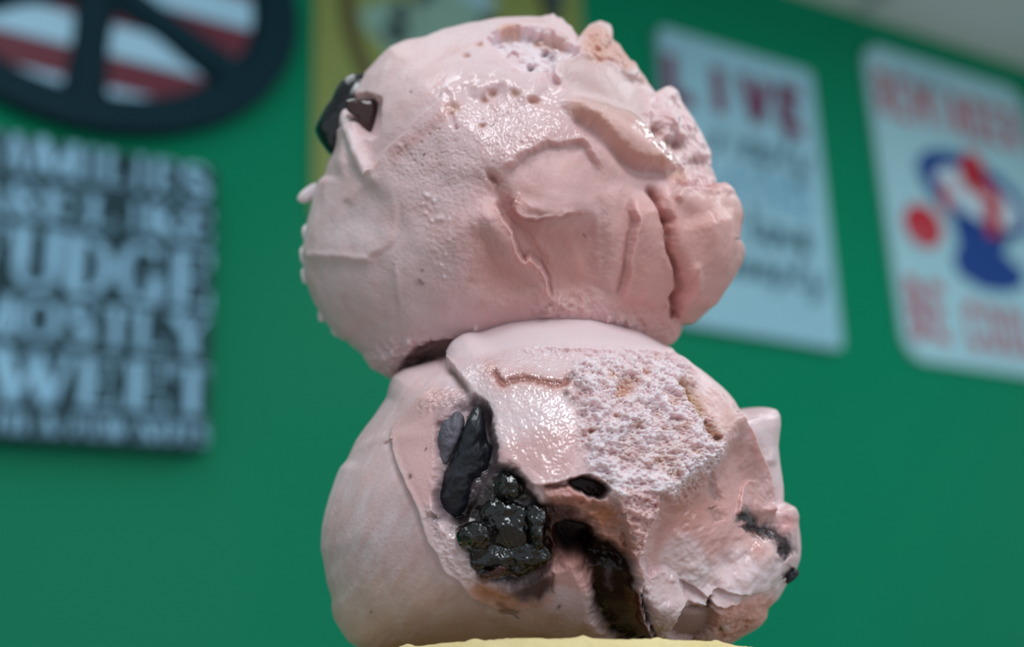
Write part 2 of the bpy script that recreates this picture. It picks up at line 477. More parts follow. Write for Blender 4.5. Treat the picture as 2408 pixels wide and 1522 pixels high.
# ------------------------------------------------------------------ round-cornered sundae sign (far right)
pw = mottled('sign_ice_white', lin(156, 202, 216), lin(164, 208, 220), 10., .45, .4)
red = mat('sign_red_ink', lin(182, 84, 100), .5, .3)
navy = mat('sign_navy_ink', lin(24, 66, 140), .5, .3)
crim = mat('sign_crimson_ink', lin(188, 44, 60), .5, .3)
cream = mat('sign_white_ink', lin(190, 214, 228), .5, .3)
cs = [wall(*c) for c in ((2018, 102), (2123, 841), (2408, 894))]
x0, z1, z0 = (cs[0][0] + cs[1][0]) / 2, wall(2018, 102)[1], (cs[1][1] + cs[2][1]) / 2
x1 = wall(2379, 204)[0] + .012
ss = wall_empty('sundae_sign', (x0 + x1) / 2, (z0 + z1) / 2, math.radians(-.3))
tag(ss, 'pale metal sign with rounded corners, red words and a blue sundae dish, rightmost sign', 'sign')
hw3, hh3 = (x1 - x0) / 2, (z1 - z0) / 2
vs, fs = prism([rbox(-hw3, -hh3, hw3, hh3, .045)], .001, .008)
pydata('panel', vs, fs, pw, ss)
def s_at(px, py):
    s, z = wall(px, py)
    return s - (x0 + x1) / 2, z - (z0 + z1) / 2
plain_line(ss, 'REMINDER', s_at(2045, 220)[0], s_at(2392, 320)[0], s_at(2215, 316)[1], s_at(2215, 218)[1], red, .0082, .26, .22)
plain_line(ss, 'IT IS A', s_at(2095, 180)[0], s_at(2220, 210)[0], s_at(2160, 208)[1], s_at(2160, 186)[1], mat('sign_steel_ink', lin(96, 128, 160), .5, .3), .0082, .24, .1)
plain_line(ss, 'BE', s_at(2122, 750)[0], s_at(2228, 760)[0], s_at(2175, 804)[1], s_at(2175, 668)[1], red, .0082, .24, .2)
plain_line(ss, 'COOL', s_at(2258, 760)[0], s_at(2435, 790)[0], s_at(2330, 832)[1], s_at(2330, 724)[1], red, .0082, .24, .24)
def flat(nm, polys, m_, t):
    vs, fs = prism(polys, t, t + .0008)
    pydata(nm, vs, fs, m_, ss)
def el(px, py, rx, rz, rot=0, n=36):
    cx, cz = s_at(px, py)
    return [(cx + rx * math.cos(a) * math.cos(rot) - rz * math.sin(a) * math.sin(rot), cz + rx * math.cos(a) * math.sin(rot) + rz * math.sin(a) * math.cos(rot)) for a in [2 * math.pi * i / n for i in range(n)]]
flat('dish_bowl', [el(2283, 462, .142, .070, -.22)], navy, .0084)
flat('dish_filling', [el(2290, 470, .108, .044, -.22)], cream, .0094)
flat('dish_foot', [[s_at(*p) for p in ((2226, 505), (2300, 545), (2372, 545), (2352, 600), (2396, 640), (2402, 672), (2360, 692), (2300, 684), (2246, 650), (2232, 610), (2246, 580))]], navy, .0084)
flat('red_sauce', [el(2278, 398, .03, .030), [s_at(*p) for p in ((2256, 410), (2296, 412), (2340, 470), (2342, 560), (2312, 560), (2300, 470))], el(2212, 470, .012, .032, -.1), el(2262, 430, .012, .03, .5)], crim, .0104)
flat('red_cherry', [el(2162, 536, .046, .040, .2)], crim, .0084)
flat('cherry_shine', [el(2152, 560, .02, .012, .2)], red, .0094)

# ------------------------------------------------------------------ ice cream: sculpting tools
_g = rng.normal(size=(256, 3)); _g /= np.linalg.norm(_g, axis=1)[:, None]
GRAD = _g.astype(np.float32)
PERM = np.concatenate([rng.permutation(256)] * 3)
RND = rng.rand(256, 3).astype(np.float32)

def perlin(P):
    """gradient noise of an (n,3) array, about -0.7..0.7"""
    I = np.floor(P).astype(np.int32); f = (P - I).astype(np.float32); I &= 255
    u = f * f * f * (f * (f * 6 - 15) + 10)
    def g(dx, dy, dz):
        h = PERM[PERM[PERM[(I[:, 0] + dx) & 255] + ((I[:, 1] + dy) & 255)] + ((I[:, 2] + dz) & 255)]
        G = GRAD[h]
        return G[:, 0] * (f[:, 0] - dx) + G[:, 1] * (f[:, 1] - dy) + G[:, 2] * (f[:, 2] - dz)
    L = lambda a, b, t: a + t * (b - a)
    x0 = L(L(g(0, 0, 0), g(1, 0, 0), u[:, 0]), L(g(0, 1, 0), g(1, 1, 0), u[:, 0]), u[:, 1])
    x1 = L(L(g(0, 0, 1), g(1, 0, 1), u[:, 0]), L(g(0, 1, 1), g(1, 1, 1), u[:, 0]), u[:, 1])
    return L(x0, x1, u[:, 2])

def fbm(P, scale, octv=3, gain=.5, off=0.):
    out = 0; a = 1.; Q = P / scale + off
    for _ in range(octv):
        out = out + a * perlin(Q); a *= gain; Q = Q * 2.03 + 17.3
    return out

def worley(P, scale, off=0.):
    """distance to the nearest scattered point, 0..~1, and a random value of that cell"""
    Q = P / scale + off
    I = np.floor(Q).astype(np.int32); f = (Q - I).astype(np.float32)
    best = np.full(len(P), 9., np.float32); val = np.zeros(len(P), np.float32)
    for dx in (-1, 0, 1):
        for dy in (-1, 0, 1):
            for dz in (-1, 0, 1):
                h = PERM[PERM[PERM[(I[:, 0] + dx) & 255] + ((I[:, 1] + dy) & 255)] + ((I[:, 2] + dz) & 255)]
                R_ = RND[h]
                d = (dx + R_[:, 0] - f[:, 0]) ** 2 + (dy + R_[:, 1] - f[:, 1]) ** 2 + (dz + R_[:, 2] - f[:, 2]) ** 2
                m_ = d < best
                best[m_] = d[m_]; val[m_] = RND[(h + 7) & 255][m_, 0]
    return np.sqrt(best), val

def sm(a, b, x):
    t = np.clip((x - a) / (b - a), 0, 1)
    return t * t * (3 - 2 * t)

def outline_radius(pts, c, n=2048):
    """farthest hit of each ray from c with the closed outline"""
    P = np.array(pts, float) - c
    ph = np.linspace(-np.pi, np.pi, n, endpoint=False)
    d = np.stack([np.cos(ph), np.sin(ph)], 1)
    R_ = np.zeros(n)
    for a, b in zip(P, np.roll(P, -1, 0)):
        e = b - a
        den = d[:, 0] * e[1] - d[:, 1] * e[0]
        den = np.where(np.abs(den) < 1e-9, 1e-9, den)
        t = (a[0] * e[1] - a[1] * e[0]) / den
        s_ = (a[0] * d[:, 1] - a[1] * d[:, 0]) / den
        R_ = np.maximum(R_, np.where((s_ >= -1e-6) & (s_ <= 1 + 1e-6) & (t > 0), t, 0))
    return ph, R_

def smooth_ring(R_, sig):
    k = np.arange(-4 * sig, 4 * sig + 1); g = np.exp(-.5 * (k / sig) ** 2); g /= g.sum()
    return np.convolve(np.concatenate([R_[-4 * sig:], R_, R_[:4 * sig]]), g, 'valid')

def spline(pts, closed=False, n=3):
    """rounded course through the given points"""
    P = np.array(pts, float)
    if len(P) < 3:
        return P
    Q = np.concatenate([P[-1:], P, P[:2]]) if closed else np.concatenate([2 * P[:1] - P[1:2], P, 2 * P[-1:] - P[-2:-1]])
    out = []
    for i in range(1, len(Q) - 2):
        for t in np.arange(n) / n:
            a, b, c, d = Q[i - 1], Q[i], Q[i + 1], Q[i + 2]
            out.append(.5 * (2 * b + (c - a) * t + (2 * a - 5 * b + 4 * c - d) * t * t + (3 * b - a - 3 * c + d) * t ** 3))
    if not closed:
        out.append(P[-1])
    return np.array(out)

class Dome:
    """closed lump whose outline seen from the front is given; the front carries a dense grid to be sculpted,
    the back is closed by rings. Works in units of 1 px = S metres; x right, y down, z towards the viewer."""
    def __init__(self, outline, c, z0, depth, back, N, power=1., detail_edge=.88, rings=20, smooth=26, backk=1.):
        self.c = np.array(c, float); self.z0 = z0; self.N = N
        a = np.linspace(-1, 1, N)
        X, Y = np.meshgrid(a, a)
        big = np.abs(X) > np.abs(Y)
        r = np.where(big, X, Y)
        den = np.where(r == 0, 1, r)
        phi = np.where(big, np.pi / 4 * (Y / den), np.pi / 2 - np.pi / 4 * (X / den))
        phi = np.where(r < 0, phi + np.pi, phi)
        rr = np.abs(r)
        cosT = np.clip(1 - rr ** 2, 0, 1)
        sinT = np.sqrt(1 - cosT ** 2)
        phi = np.arctan2(np.sin(phi), np.cos(phi))
        ph, Rr = outline_radius(outline, self.c)
        Rs = smooth_ring(Rr, smooth)
        Rd = smooth_ring(Rr, 2)
        per = lambda A: np.interp(phi.ravel(), np.append(ph, np.pi), np.append(A, A[0]))
        t = sm(detail_edge, .99, sinT.ravel())
        R_ = per(Rs) * (1 - t) + per(Rd) * t
        self.sin, self.cos, self.phi = sinT.ravel(), cosT.ravel(), phi.ravel()
        self.px = self.c[0] + R_ * self.sin * np.cos(self.phi)
        self.py = self.c[1] + R_ * self.sin * np.sin(self.phi)
        self.z = z0 + depth * self.cos ** power
        self.H = np.zeros(N * N)
        self.fade = sm(0, .3, self.cos)
        self.P = np.stack([self.px, self.py, self.z], 1)
        self.backn, self.back, self.R, self.backk = rings, back, R_, backk
    def warp(self, amp, scale, off=0., mask=None):
        self.wx = self.px + amp * fbm(self.P, scale, 3, .55, off)
        self.wy = self.py + amp * fbm(self.P, scale, 3, .55, off + 31.7)
    def line(self, pts, margin=120):
        """signed distance to a smoothed polyline (positive on the right-hand side of travel, y down), and place along it"""
        pts = spline(pts)
        k = np.nonzero((self.wx > pts[:, 0].min() - margin) & (self.wx < pts[:, 0].max() + margin) &
                       (self.wy > pts[:, 1].min() - margin) & (self.wy < pts[:, 1].max() + margin))[0]
        X, Y = self.wx[k], self.wy[k]
        best = np.full(len(k), 1e9); sd = np.zeros(len(k)); tt = np.zeros(len(k))
        L = np.concatenate([[0], np.cumsum(np.linalg.norm(np.diff(pts, axis=0), axis=1))])
        U_ = np.diff(pts, axis=0); U_ /= np.linalg.norm(U_, axis=1)[:, None]
        for i in range(len(pts) - 1):
            a = pts[i]
            l = L[i + 1] - L[i]; u = U_[i]
            dx, dy = X - a[0], Y - a[1]
            s_ = np.clip(dx * u[0] + dy * u[1], 0, l)
            qx, qy = dx - s_ * u[0], dy - s_ * u[1]
            d = np.hypot(qx, qy)
            m_ = np.nonzero(d < best)[0]
            s_, qx, qy, d = s_[m_], qx[m_], qy[m_], d[m_]
            best[m_] = d
            ua = U_[i - 1] + u if i > 0 else u            # at a corner the side is judged by both legs
            ub = U_[i + 1] + u if i < len(U_) - 1 else u
            vx = np.where(s_ <= 0, ua[0], np.where(s_ >= l, ub[0], u[0])); vy = np.where(s_ <= 0, ua[1], np.where(s_ >= l, ub[1], u[1]))
            sd[m_] = np.where(vx * qy - vy * qx >= 0, 1, -1) * d
            tt[m_] = (L[i] + s_) / L[-1]
        SD = np.full(len(self.px), 1e5); TT = np.zeros(len(self.px))
        SD[k] = sd; TT[k] = tt
        return SD, TT
    def ends(self, tt, e0, e1):
        return (sm(0, e0, tt) if e0 else 1) * (sm(0, e1, 1 - tt) if e1 else 1)
    def soften(self, A, n):
        """box blur (three passes) over the front grid"""
        A = A.reshape(self.N, self.N)
        for ax in (0, 1, 0, 1, 0, 1):
            Q = np.concatenate([np.repeat(A.take([0], ax), n + 1, ax), A, np.repeat(A.take([-1], ax), n, ax)], ax).cumsum(ax)
            m_ = A.shape[ax]
            A = (Q.take(np.arange(2 * n + 1, 2 * n + 1 + m_), ax) - Q.take(np.arange(0, m_), ax)) / (2 * n + 1)
        return A.ravel()
    def step(self, pts, h, w=4, fall=90, gro=0, gw=10, e0=.15, e1=.15, lip=0, lw=10, low=0, lf=38):
        sd, tt = self.line(pts, fall * 3.2 + 20)
        e = self.ends(tt, e0, e1)
        h, lip, gro = h * 1.45, lip * .35, gro * .75
        q = h * e * sm(-w, w, sd) * np.where(sd > 0, np.exp(-np.maximum(sd, 0) / fall), 1)
        if fall >= 30:                       # away from the edge itself the raised part is smeared smooth
            near = np.exp(-(sd / 13) ** 2) * np.minimum(1, e * 1.0)
            q = q * near + self.soften(q, 6) * (1 - near)
        self.H += q
        if low:                              # the surface below the edge dips and climbs back
            ql = low * e * sm(w, -w, sd) * np.exp(np.minimum(sd, 0) / lf)
            near = np.exp(-(sd / 13) ** 2) * np.minimum(1, e)
            self.H -= ql * near + self.soften(ql, 5) * (1 - near)
        if lip:
            self.H += lip * e * np.exp(-((sd - lw) / lw) ** 2)
        if gro:
            self.H -= gro * e * np.exp(-((sd + gw * .8) / gw) ** 2)
        return sd, e
    def ridge(self, pts, h, w, e0=.15, e1=.15, pw=2):
        sd, tt = self.line(pts, w * 2.6 + 4)
        k = self.ends(tt, e0, e1) * np.exp(-(np.abs(sd) / w) ** pw)
        self.H += h * k
        return k
    def bump(self, x, y, r, h, sq=1., rot=0., pw=2):
        dx, dy = self.wx - x, self.wy - y
        c_, s_ = math.cos(rot), math.sin(rot)
        d = np.hypot(dx * c_ + dy * s_, (-dx * s_ + dy * c_) / sq) / r
        k = np.exp(-d ** pw)
        self.H += h * k
        return k
    def poly(self, pts, soft=20):
        pts = spline(pts, True)
        m_ = soft + 4
        k = np.nonzero((self.wx > pts[:, 0].min() - m_) & (self.wx < pts[:, 0].max() + m_) &
                       (self.wy > pts[:, 1].min() - m_) & (self.wy < pts[:, 1].max() + m_))[0]
        x, y = self.wx[k], self.wy[k]
        ins = np.zeros(len(k), bool); best = np.full(len(k), 1e9)
        for a, b in zip(pts, np.roll(pts, -1, 0)):
            e = b - a
            l2 = (e @ e) or 1e-9
            s_ = np.clip(((x - a[0]) * e[0] + (y - a[1]) * e[1]) / l2, 0, 1)
            best = np.minimum(best, (x - a[0] - s_ * e[0]) ** 2 + (y - a[1] - s_ * e[1]) ** 2)
            if e[1] != 0:
                ins ^= ((a[1] > y) != (b[1] > y)) & (x < (b[0] - a[0]) * (y - a[1]) / e[1] + a[0])
        sd = np.sqrt(best) * np.where(ins, -1, 1)
        out = np.zeros(len(self.px)); out[k] = sm(soft, -soft, sd)
        return out
    def zat(self, x, y):
        i = np.argmin((self.px - x) ** 2 + (self.py - y) ** 2)
        return self.z[i] + self.H[i]
    def points(self):
        """front vertices and back rings in metres, in the world"""
        N = self.N
        def unproj(px, py, z):
            k = (F - z) * S / F
            return np.stack([(px - 1204) * k, -(py - 761) * k, -(F - z) * S], 1)
        V = unproj(self.px, self.py, self.z)
        G = V.reshape(N, N, 3)
        du = np.gradient(G, axis=1); dv = np.gradient(G, axis=0)
        n = np.cross(dv, du).reshape(-1, 3)
        n /= np.linalg.norm(n, axis=1)[:, None] + 1e-12
        cen = unproj(self.c[:1], self.c[1:], np.array([self.z0]))
        flip = np.sum(n * (V - cen), 1) < 0
        n[flip] *= -1
        tv = -V / np.linalg.norm(V, axis=1)[:, None]
        dr = n * .45 + tv * .55
        dr /= np.linalg.norm(dr, axis=1)[:, None]
        Hs = self.H * (.25 + .75 * self.fade)
        V = V + dr * (Hs * S)[:, None] * ((F - self.z) / F)[:, None]
        idx = np.arange(N * N).reshape(N, N)
        b = np.concatenate([idx[0, :-1], idx[:-1, -1], idx[-1, :0:-1], idx[:0:-1, 0]])
        rim = V[b]
        axis = cen[0]
        back = []
        for k in range(1, self.backn + 1):
            t = k / (self.backn + 1) * math.pi / 2
            q = (rim - axis) * math.cos(t)
            q[:, 2] -= self.back * S * math.sin(t)
            back.append(axis + q)
        tip = axis + np.array([0, 0, -self.back * S])
        allv = np.concatenate([V] + back + [tip[None]])
        m_ = len(b)
        quads = np.stack([idx[:-1, :-1], idx[1:, :-1], idx[1:, 1:], idx[:-1, 1:]], -1).reshape(-1, 4)
        rings = [b] + [N * N + k * m_ + np.arange(m_) for k in range(self.backn)]
        for r0, r1 in zip(rings[:-1], rings[1:]):
            quads = np.concatenate([quads, np.stack([r0, np.roll(r0, -1), np.roll(r1, -1), r1], -1)])
        last = rings[-1]
        tris = np.stack([last, np.roll(last, -1), np.full(m_, len(allv) - 1)], -1)
        world = allv @ RC.T + CAM
        return world, quads, tris, cen[0] @ RC.T + CAM, b
    def build(self, name, material, parent=None, colour=None, wet=None, origin=None):
        W_, quads, tris, cen, b = self.points()
        org = np.array(origin) if origin is not None else cen
        me = bpy.data.meshes.new(name)
        nq, nt = len(quads), len(tris)
        me.vertices.add(len(W_))
        me.vertices.foreach_set('co', (W_ - org).astype(np.float32).ravel())
        me.loops.add(nq * 4 + nt * 3)
        me.loops.foreach_set('vertex_index', np.concatenate([quads.ravel(), tris.ravel()]).astype(np.int32))
        me.polygons.add(nq + nt)
        me.polygons.foreach_set('loop_start', np.concatenate([np.arange(nq) * 4, nq * 4 + np.arange(nt) * 3]).astype(np.int32))
        me.polygons.foreach_set('use_smooth', np.ones(nq + nt, bool))
        me.update(calc_edges=True)
        me.validate()
        # outward?
        nn = np.zeros(len(me.polygons) * 3, np.float32); me.polygons.foreach_get('normal', nn)
        mid = len(quads) // 4
        cc = np.zeros(len(me.polygons) * 3, np.float32); me.polygons.foreach_get('center', cc)
        if np.sum(nn.reshape(-1, 3) * (cc.reshape(-1, 3) - (cen - org))) < 0:
            me.flip_normals()
        if colour is not None:
            n = len(W_)
            A = np.ones((n, 4), np.float32)
            A[:, :3] = np.median(colour, 0)
            A[:self.N ** 2, :3] = colour
            rb = colour[b]
            for k in range(self.backn):
                t = (k + 1) / self.backn
                A[self.N ** 2 + k * len(b):self.N ** 2 + (k + 1) * len(b), :3] = rb * (1 - t) + np.median(colour, 0) * t
            at = me.color_attributes.new('tint', 'FLOAT_COLOR', 'POINT')
            at.data.foreach_set('color', A.ravel())
            wv = np.zeros(n, np.float32); wv[:self.N ** 2] = wet
            at = me.attributes.new('wet', 'FLOAT', 'POINT')
            at.data.foreach_set('value', wv)
        o = link(name, me, material)
        o.location = org
        if parent:
            o.parent = parent
            o.matrix_parent_inverse = Matrix.Translation(-Vector(parent.location))
        return o

# ice cream, cherry and cone materials
def ice_material():
    m = mat('cherry_ice_cream', (.8, .6, .6), .42, .5)
    L = m.node_tree.links
    b = m.node_tree.nodes['Principled BSDF']
    at = node(m, 'ShaderNodeAttribute', attribute_name='tint')
    wt = node(m, 'ShaderNodeAttribute', attribute_name='wet')
    L.new(at.outputs['Color'], b.inputs['Base Color'])
    ro = node(m, 'ShaderNodeMapRange')
    ro.inputs[3].default_value = .46; ro.inputs[4].default_value = .14
    L.new(wt.outputs['Fac'], ro.inputs[0]); L.new(ro.outputs[0], b.inputs['Roughness'])
    L.new(wt.outputs['Fac'], b.inputs['Coat Weight'])
    b.inputs['Coat Roughness'].default_value = .10
    b.inputs['Subsurface Weight'].default_value = .6
    b.inputs['Subsurface Radius'].default_value = (1.0, .5, .42)
    b.inputs['Subsurface Scale'].default_value = .0016
    b.inputs['IOR'].default_value = 1.36
    tc = node(m, 'ShaderNodeTexCoord')
    nz = node(m, 'ShaderNodeTexNoise')
    nz.inputs['Scale'].default_value = 2600; nz.inputs['Detail'].default_value = 3
    bp = node(m, 'ShaderNodeBump')
    bp.inputs['Strength'].default_value = .35; bp.inputs['Distance'].default_value = .00012
    L.new(tc.outputs['Object'], nz.inputs['Vector']); L.new(nz.outputs['Fac'], bp.inputs['Height'])
    L.new(bp.outputs['Normal'], b.inputs['Normal'])
    return m
ICE = ice_material()

def fruit_material(name, c1, c2, rough, coat, bump=.35):
    m = mottled(name, c1, c2, 300, rough, .38, bump, 900, .0002)
    m.node_tree.nodes['Principled BSDF'].inputs['Coat Weight'].default_value = coat
    m.node_tree.nodes['Principled BSDF'].inputs['Coat Roughness'].default_value = .08
    return m
BLACK = fruit_material('black_cherry_skin', lin(14, 18, 26), lin(34, 34, 44), .42, .25)
FROST = fruit_material('frosted_cherry_skin', lin(66, 66, 76), lin(120, 112, 124), .5, 0.)
GLOSS = fruit_material('wet_black_cherry_skin', lin(12, 10, 16), lin(30, 26, 36), .22, .6)
SYRUP = fruit_material('dark_cherry_syrup', lin(5, 3, 5), lin(12, 4, 6), .10, .8, .08)
REDD = fruit_material('dark_red_cherry_flesh', lin(44, 16, 16), lin(62, 26, 24), .25, .6)

PALE = np.array(lin(227, 196, 199)); PINK = np.array(lin(214, 160, 155)); ROSE = np.array(lin(200, 140, 130)); ORNG = np.array(lin(205, 150, 122))
AMBR = np.array(lin(150, 86, 46)); BRWN = np.array(lin(92, 40, 26)); INK = np.array(lin(22, 12, 12)); GREYP = np.array(lin(120, 104, 112)); SNOW = np.array(lin(238, 222, 228))
class Paint:
    def __init__(self, d, base):
        self.c = np.repeat(base[None], len(d.px), 0); self.w = np.zeros(len(d.px))
    def add(self, k, col, s=1.):
        k = np.clip(k * s, 0, 1)[:, None]
        self.c = self.c * (1 - k) + col * k
    def wet(self, k, s=1.):
        self.w = np.maximum(self.w, np.clip(k * s, 0, 1))
# ------------------------------------------------------------------ upper scoop
UO = [(861,168),(891,135),(916,111),(952,95),(997,88),(1040,70),(1097,55),(1170,43),(1239,40),(1275,41),(1286,36),(1293,38),(1300,31),(1309,42),(1321,43),(1331,56),(1342,62),(1350,78),(1359,86),(1364,97),(1369,80),(1387,58),(1411,48),(1436,57),(1442,77),(1438,92),(1457,106),(1466,124),(1472,130),(1480,142),(1493,147),(1502,168),(1514,180),(1523,196),(1547,226),(1556,212),(1575,202),(1593,213),(1602,238),(1629,276),(1642,300),(1653,322),(1665,345),(1674,361),(1671,395),(1683,428),(1686,450),(1717,450),(1723,467),(1735,485),(1741,509),(1735,531),(1730,561),(1733,579),(1747,588),(1741,615),(1723,645),(1699,676),(1683,706),(1659,736),(1632,760),(1605,763),(1599,787),(1584,806),(1562,818),(1520,850),(1400,885),(1200,900),(1050,895),(985,885),(940,896),(915,888),(873,863),(862,846),(852,830),(832,816),(816,800),(800,796),(790,784),(772,764),(756,740),(740,712),(728,684),(718,655),(712,622),(712,590),(716,560),(722,525),(730,490),(738,455),(748,425),(764,412),(770,384),(786,345),(800,285),(825,220)]
U = Dome(UO, (1222, 462), -110, 450, 430, 620, .92)
Pw = U.P
U.warp(7, 55)
up = Paint(U, PALE)
# broad facets
U.bump(900, 720, 200, 22); U.bump(1650, 610, 110, 26); U.bump(1010, 200, 150, 10)
n1 = fbm(Pw, 160, 3)
U.H += n1 * 9
# smooth valley top left, rough plateau proud of it
U.step([(852,415),(880,400),(913,357),(952,318),(982,285),(1027,252),(1043,214),(1100,185),(1190,170),(1290,195)][::-1], -1, 2)
U.step([(850,420),(885,392),(913,357),(952,318),(982,285),(1027,250),(1050,215),(1090,190)], 17, 5, 120, 8, 12, .1, .2, 5, 7)
# spur in front of the cherry
k = U.ridge([(806,262),(822,300),(840,345),(858,400),(880,440)], 26, 17, 0, .3)
U.ridge([(800,300),(806,360),(800,430)], 14, 14, .1, .4)
up.add(k, SNOW, .6)
U.H -= 42 * U.poly([(818,234),(892,232),(892,290),(876,326),(846,300)], 8)
# pebbly bumps and dents of the top
for x, y, r, h in ((1066,215,20,15),(1088,196,18,10),(1135,205,26,16),(1120,222,16,8),(1172,190,24,11),(1205,205,26,12),(1240,225,24,11),(1262,200,20,8),(1076,240,16,7)):
    U.bump(x, y, r, h, .8, pw=3)
for x, y, r, h in ((1158,222,10,-14),(1213,222,12,-14),(1258,238,11,-16),(1248,240,7,-10),(1070,262,18,-9),(1135,300,8,-12),(1095,130,9,-12),(1127,108,8,-10),(1140,238,9,-12)):
    k = U.bump(x, y, r, h, .7); up.add(k, ORNG, .7)
U.ridge([(1062,268),(1070,290),(1078,312)], -11, 5)
# hollow with crumbs under the top lip
hol = U.poly([(1150,95),(1200,80),(1262,74),(1335,100),(1362,122),(1330,140),(1300,160),(1265,168),(1225,160),(1190,135)], 9)
U.H -= 34 * hol
U.step([(1145,100),(1180,82),(1230,74),(1290,84),(1340,104),(1368,122)][::-1], 16, 4, 40, 10, 8)
wv, wr = worley(Pw, 20)
U.H += hol * (16 * np.clip(1 - wv * 1.15, 0, 1) * (wr > .35))
up.add(hol, SNOW, .75)
for x, y, r, h in ((1288,112,13,-26),(1246,146,9,-24),(1305,124,11,-16)):
    k = U.bump(x, y, r, h, .7); up.add(k, GREYP, .55)  # pits painted grey to deepen the hollow's shade
for pts in ([(1165,82),(1200,72),(1230,80)], [(1240,84),(1290,92),(1345,104)]):
    sd, tt = U.line(pts); up.add(U.ends(tt, .2, .2) * np.exp(-((sd - 3) / 9) ** 2), ORNG, .75)  # orange shade under the overhanging lip, painted in
U.ridge([(1265,98),(1300,112),(1330,128),(1345,138)], 13, 7)
# snowy top region
sn = U.poly([(1080,70),(1340,50),(1360,110),(1300,215),(1180,180),(1060,150)], 40)
up.add(sn, SNOW, .15)
U.H += sn * fbm(Pw, 18, 3, .6) * 4
# smooth facet with torn horn, top right
pl = [(1306,144),(1320,140),(1330,150),(1363,132),(1372,111),(1378,80),(1410,60),(1440,95),(1500,180),(1526,292),(1472,256),(1400,228),(1321,201)]
U.step([(1321,206),(1303,180),(1304,146),(1318,140),(1330,150),(1363,132),(1372,108)], 20, 3, 80, 8, 8, .1, .1)
fac = U.poly([(1322,160),(1380,140),(1440,155),(1500,210),(1520,285),(1470,256),(1400,228),(1330,200)], 14)
U.H -= 9 * fac
up.add(fac, np.array(lin(214,186,184)), .7)
for x, y, r, h in ((1402,118,17,-17),(1406,142,12,-19),(1395,95,12,-6)):
    k = U.bump(x, y, r, h, .7); up.add(k, ORNG, .75)
hn = U.poly([(1366,120),(1380,70),(1410,55),(1440,80),(1480,140),(1520,200),(1490,190),(1440,150),(1390,150)], 10)
U.H += hn * (fbm(Pw, 22, 3, .6) * 12 + 6)
up.add(hn, ORNG, .5)
U.step([(1420,145),(1465,170),(1500,195)], 8, 3, 30, 9, 7)
sd, tt = U.line([(1455,165),(1480,180),(1515,200)]); up.add(np.exp(-(sd / 7) ** 2) * U.ends(tt, .1, .1), BRWN, .55)
k = U.bump(1486, 176, 13, 14); up.add(k, SNOW, .8)
# thick fold running down to the right
U.warp(5, 40, 3.)
fold = U.poly([(1334,250),(1352,234),(1398,240),(1442,256),(1496,283),(1540,345),(1590,382),(1600,400),(1560,396),(1502,392),(1463,365),(1420,325),(1381,292)], 20)
U.H += 36 * fold
U.ridge([(1360,262),(1411,285),(1470,325),(1530,375),(1575,395)], 9, 18)
U.ridge([(1340,268),(1381,300),(1420,334),(1463,375),(1502,402),(1552,408),(1572,440)], -27, 14, .1, .2)
up.add(fold, ORNG, .32)
sd, tt = U.line([(1345,262),(1400,296),(1440,335),(1480,365),(1550,386)])
up.add(np.exp(-(sd / 12) ** 2), ORNG, .5)
# rough upper right with holes
ur = U.poly([(1530,240),(1600,220),(1690,380),(1690,455),(1600,450),(1560,400),(1500,290)], 20)
U.H += ur * (fbm(Pw, 45, 3, .5) * 24)
for x, y, r, h, s_ in ((1543,306,17,-24,1),(1594,338,20,-26,1),(1568,330,12,-12,1),(1636,384,20,-24,.7),(1590,418,22,18,1),(1545,345,9,-8,1)):
    k = U.bump(x, y, r, h, .8)
    up.add(k, ORNG if h > 0 else np.array(lin(150,100,80)), .75 * s_)
U.step([(1520,250),(1530,300),(1540,345),(1560,375)], 9, 3, 25, 7, 6)
U.ridge([(1540,235),(1570,265),(1610,330)], 12, 10)
k = U.bump(1573, 215, 16, 8); up.add(k, SNOW, .4)
# right lobe with a bright upper shelf and a deep crevice on its left
U.step([(1566,480),(1580,458),(1604,447),(1660,452),(1715,448)], 26, 5, 140, 8, 10, .1, 0, 8, 8)
up.add(U.poly([(1575,450),(1715,446),(1735,500),(1640,480),(1590,480)], 10), SNOW, .45)
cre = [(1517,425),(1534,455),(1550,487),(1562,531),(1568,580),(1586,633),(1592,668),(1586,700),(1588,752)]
k = U.ridge(cre, -40, 10, .12, .02, 1.6); up.add(k, np.array(lin(130,62,54)), .85)  # dark red shade of the crevice, painted along its floor
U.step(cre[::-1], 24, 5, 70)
up.add(U.poly([(1590,480),(1640,520),(1660,640),(1600,760),(1575,640)], 40), ROSE, .5)  # rose tint painted over the lobe's shaded side
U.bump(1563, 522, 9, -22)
U.bump(1582, 705, 11, -30, 2.); up.add(U.bump(1585, 712, 12, 0, 2.2), np.array(lin(110,44,36)), .9)  # darker red painted shade low in the crevice
U.ridge([(1600,645),(1618,620),(1616,680)], 10, 9)
U.ridge([(1660,480),(1690,560),(1680,640)], 6, 12)
up.add(U.bump(1615, 570, 55, 0), ROSE, .55)
# vertical fold left of the crevice, its edge facing left
U.step([(1490,440),(1483,487),(1490,520),(1482,561),(1474,600),(1471,640),(1458,695),(1448,715)][::-1], 28, 8, 60, 0, 10, .15, .2, 5, 9, 12, 26)
up.add(U.poly([(1475,620),(1560,600),(1585,680),(1530,750),(1455,720)], 24), ROSE, .6)  # shade of this fold also put into the tint as rose
U.step([(1407,380),(1405,430),(1415,490),(1421,561),(1424,651),(1426,720)], -4, 12, 60, 0, 8)
U.ridge([(1381,479),(1402,505),(1410,545),(1413,600),(1415,660)], 5, 12, .3, .3)
